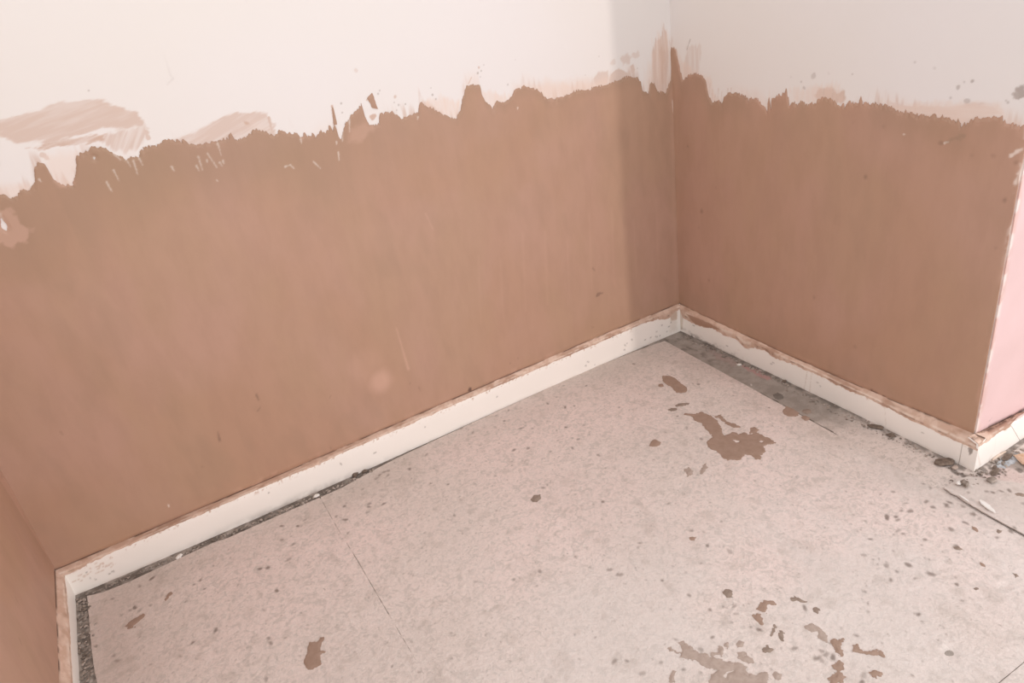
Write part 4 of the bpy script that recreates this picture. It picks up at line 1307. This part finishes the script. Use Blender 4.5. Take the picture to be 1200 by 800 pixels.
lump('plaster_lump', (1028, 500), .013, M_DIRT, 'dark flat lump against the middle of the short skirting', 'lump', 10, rot=-1.0, flat=.35, asp=2.2)
lump('plaster_lump', (1044, 510), .010, M_DIRT, 'smaller dark lump just right of the flat one at the short skirting', 'lump', 12, rot=-1.0, flat=.4, asp=1.6)
lump('plaster_lump', (919, 447), .008, M_DIRT, 'small dark crumb at the foot of the short skirting, above the oval blot', 'lump', 13, rot=.3)
lump('plaster_lump', (417, 556), .010, M_DIRT, 'left of two dark lumps under the long skirting right of the joint', 'lump', 14, rot=.5, asp=1.6)
lump('plaster_lump', (428, 552), .009, M_DIRT, 'right of two dark lumps under the long skirting right of the joint', 'lump', 15, rot=.1, asp=1.5)
lump('plaster_lump', (1166, 553), .011, M_DIRT, 'low dark brown lump on the floor right of the outer corner', 'lump', 16, rot=.1, flat=.35, asp=2.2)
lump('plaster_lump', (1166, 547), .007, M_DIRT, 'tiny dark lump just behind the low brown one', 'lump', 17, rot=.1, flat=.4, asp=1.8)
lump('plaster_lump', (1163, 564), .012, M_GRIT, 'rough brown lump at the edge of the curled sheet', 'lump', 18, z=.003, rot=-.4, flat=.35, asp=1.6)
lump('plaster_lump', (1180, 536), .012, M_DIRT, 'black sliver-like lump under the bright skirting', 'lump', 19, rot=.0, flat=.3, asp=2.4)
lump('plaster_lump', (1203, 540), .024, M_ORANGE, 'orange-tan plaster lump cut by the right edge of the picture', 'lump', 20, rot=.9, flat=.35, asp=1.5)
splat([[(1166, 546), (1172, 537), (1182, 530), (1196, 530), (1196, 536), (1188, 542), (1178, 548)]], 'blue-grey dust patch under the bright skirting end', M_BLUE, 'dust_patch', .003, .0008, z0=-.0022, cat_='dust')


def sliver(name, pa, pb, w, h, mat, label, cat_, z=BASE_Z, za=0.0):
    A = FLOOR.uv([pa])[0]; B = FLOOR.uv([pb])[0]
    d = B - A; L = np.linalg.norm(d); ang = math.atan2(d[1], d[0])
    xs = np.linspace(0, 1, 9); prof = np.array([.35, .8, 1, .95, 1.05, .9, .8, .6, .25])
    V = []; Fc = []
    for k, (x_, p_) in enumerate(zip(xs, prof)):
        for (a, b_) in ((-.5, 0), (.5, 0), (.42, 1), (-.38, .9)):
            V.append((x_ * L, a * w * p_ + .0006 * math.sin(k * 2.1), b_ * h * (.5 + .5 * p_) + za * x_))
    for k in range(8):
        for j in range(4): Fc.append((4 * k + j, 4 * k + (j + 1) % 4, 4 * k + 4 + (j + 1) % 4, 4 * k + 4 + j))
    Fc += [(3, 2, 1, 0), (32, 33, 34, 35)]
    Fc = [f[::-1] for f in Fc[:-2]] + [(0, 1, 2, 3), (35, 34, 33, 32)]
    o = make_mesh(name, V, np.zeros((0, 4)), Fc, mat, None, None, False)
    o.location = (A[0], A[1], z); o.rotation_euler = (0, 0, ang)
    o['label'] = label; o['category'] = cat_
    return o


sliver('wood_splinter', (1163, 538.5), (1179, 528.5), .007, .006, M_WOOD, 'pale wooden splinter lying along the foot of the bright skirting', 'splinter')
sliver('paint_flake', (1148, 588), (1166, 603), .016, .002, M_CHIP, 'white broken flake on the curled sheet edge', 'flake', z=.0068)
sliver('paint_flake', (1124, 582), (1135, 590), .006, .0015, M_CHIP, 'thin white flake near the start of the curled sheet edge', 'flake', z=.0068)

# loose grit in the gaps: nobody could count it
V = []; Fc = []
gr = np.random.RandomState(5)


def add_grit(x_, y_, z_, r):
    v, f = lump_mesh(gr.randint(1 << 30), r, .7, gr.uniform(1, 1.6))
    a = gr.uniform(0, 6.28); ca, sa = math.cos(a), math.sin(a)
    b0 = len(V)
    for q in v: V.append((x_ + q[0] * ca - q[1] * sa, y_ + q[0] * sa + q[1] * ca, z_ + q[2]))
    Fc.extend([tuple(b0 + i for i in t) for t in f])


def scatter(pa, pb, n, spread, rmax, z=BASE_Z):
    A = FLOOR.uv([pa])[0]; B = FLOOR.uv([pb])[0]
    for _ in range(n):
        q = A + (B - A) * gr.rand() + gr.normal(0, spread, 2)
        if q[1] > np.polyval(cb_y, q[0]) - .003 or q[0] < np.polyval(cl_x, YW - q[1]) + .003: continue
        if q[1] > np.polyval(co_y, max(q[0], XR)) and q[0] > np.polyval(cr_x, YW - q[1]) - .003: continue
        add_grit(q[0], q[1], z, gr.uniform(.0012, rmax))


scatter((110, 694), (250, 633), 110, .006, .0035)
scatter((250, 633), (375, 580), 160, .006, .0045)
scatter((375, 580), (440, 550), 60, .006, .0045)
scatter((96, 700), (100, 800), 170, .012, .005)
scatter((797, 392), (850, 416), 110, .010, .004)
scatter((850, 416), (925, 452), 70, .007, .004)
scatter((925, 455), (1120, 547), 120, .010, .004)
scatter((1120, 560), (1175, 552), 60, .020, .004)
scatter((1165, 545), (1200, 525), 40, .012, .005)
o = make_mesh('grit', V, np.zeros((0, 4)), Fc, M_GRIT, fl, None, False)
o['kind'] = 'stuff'; o['label'] = 'loose grit and dirt in the gap along the skirting boards'
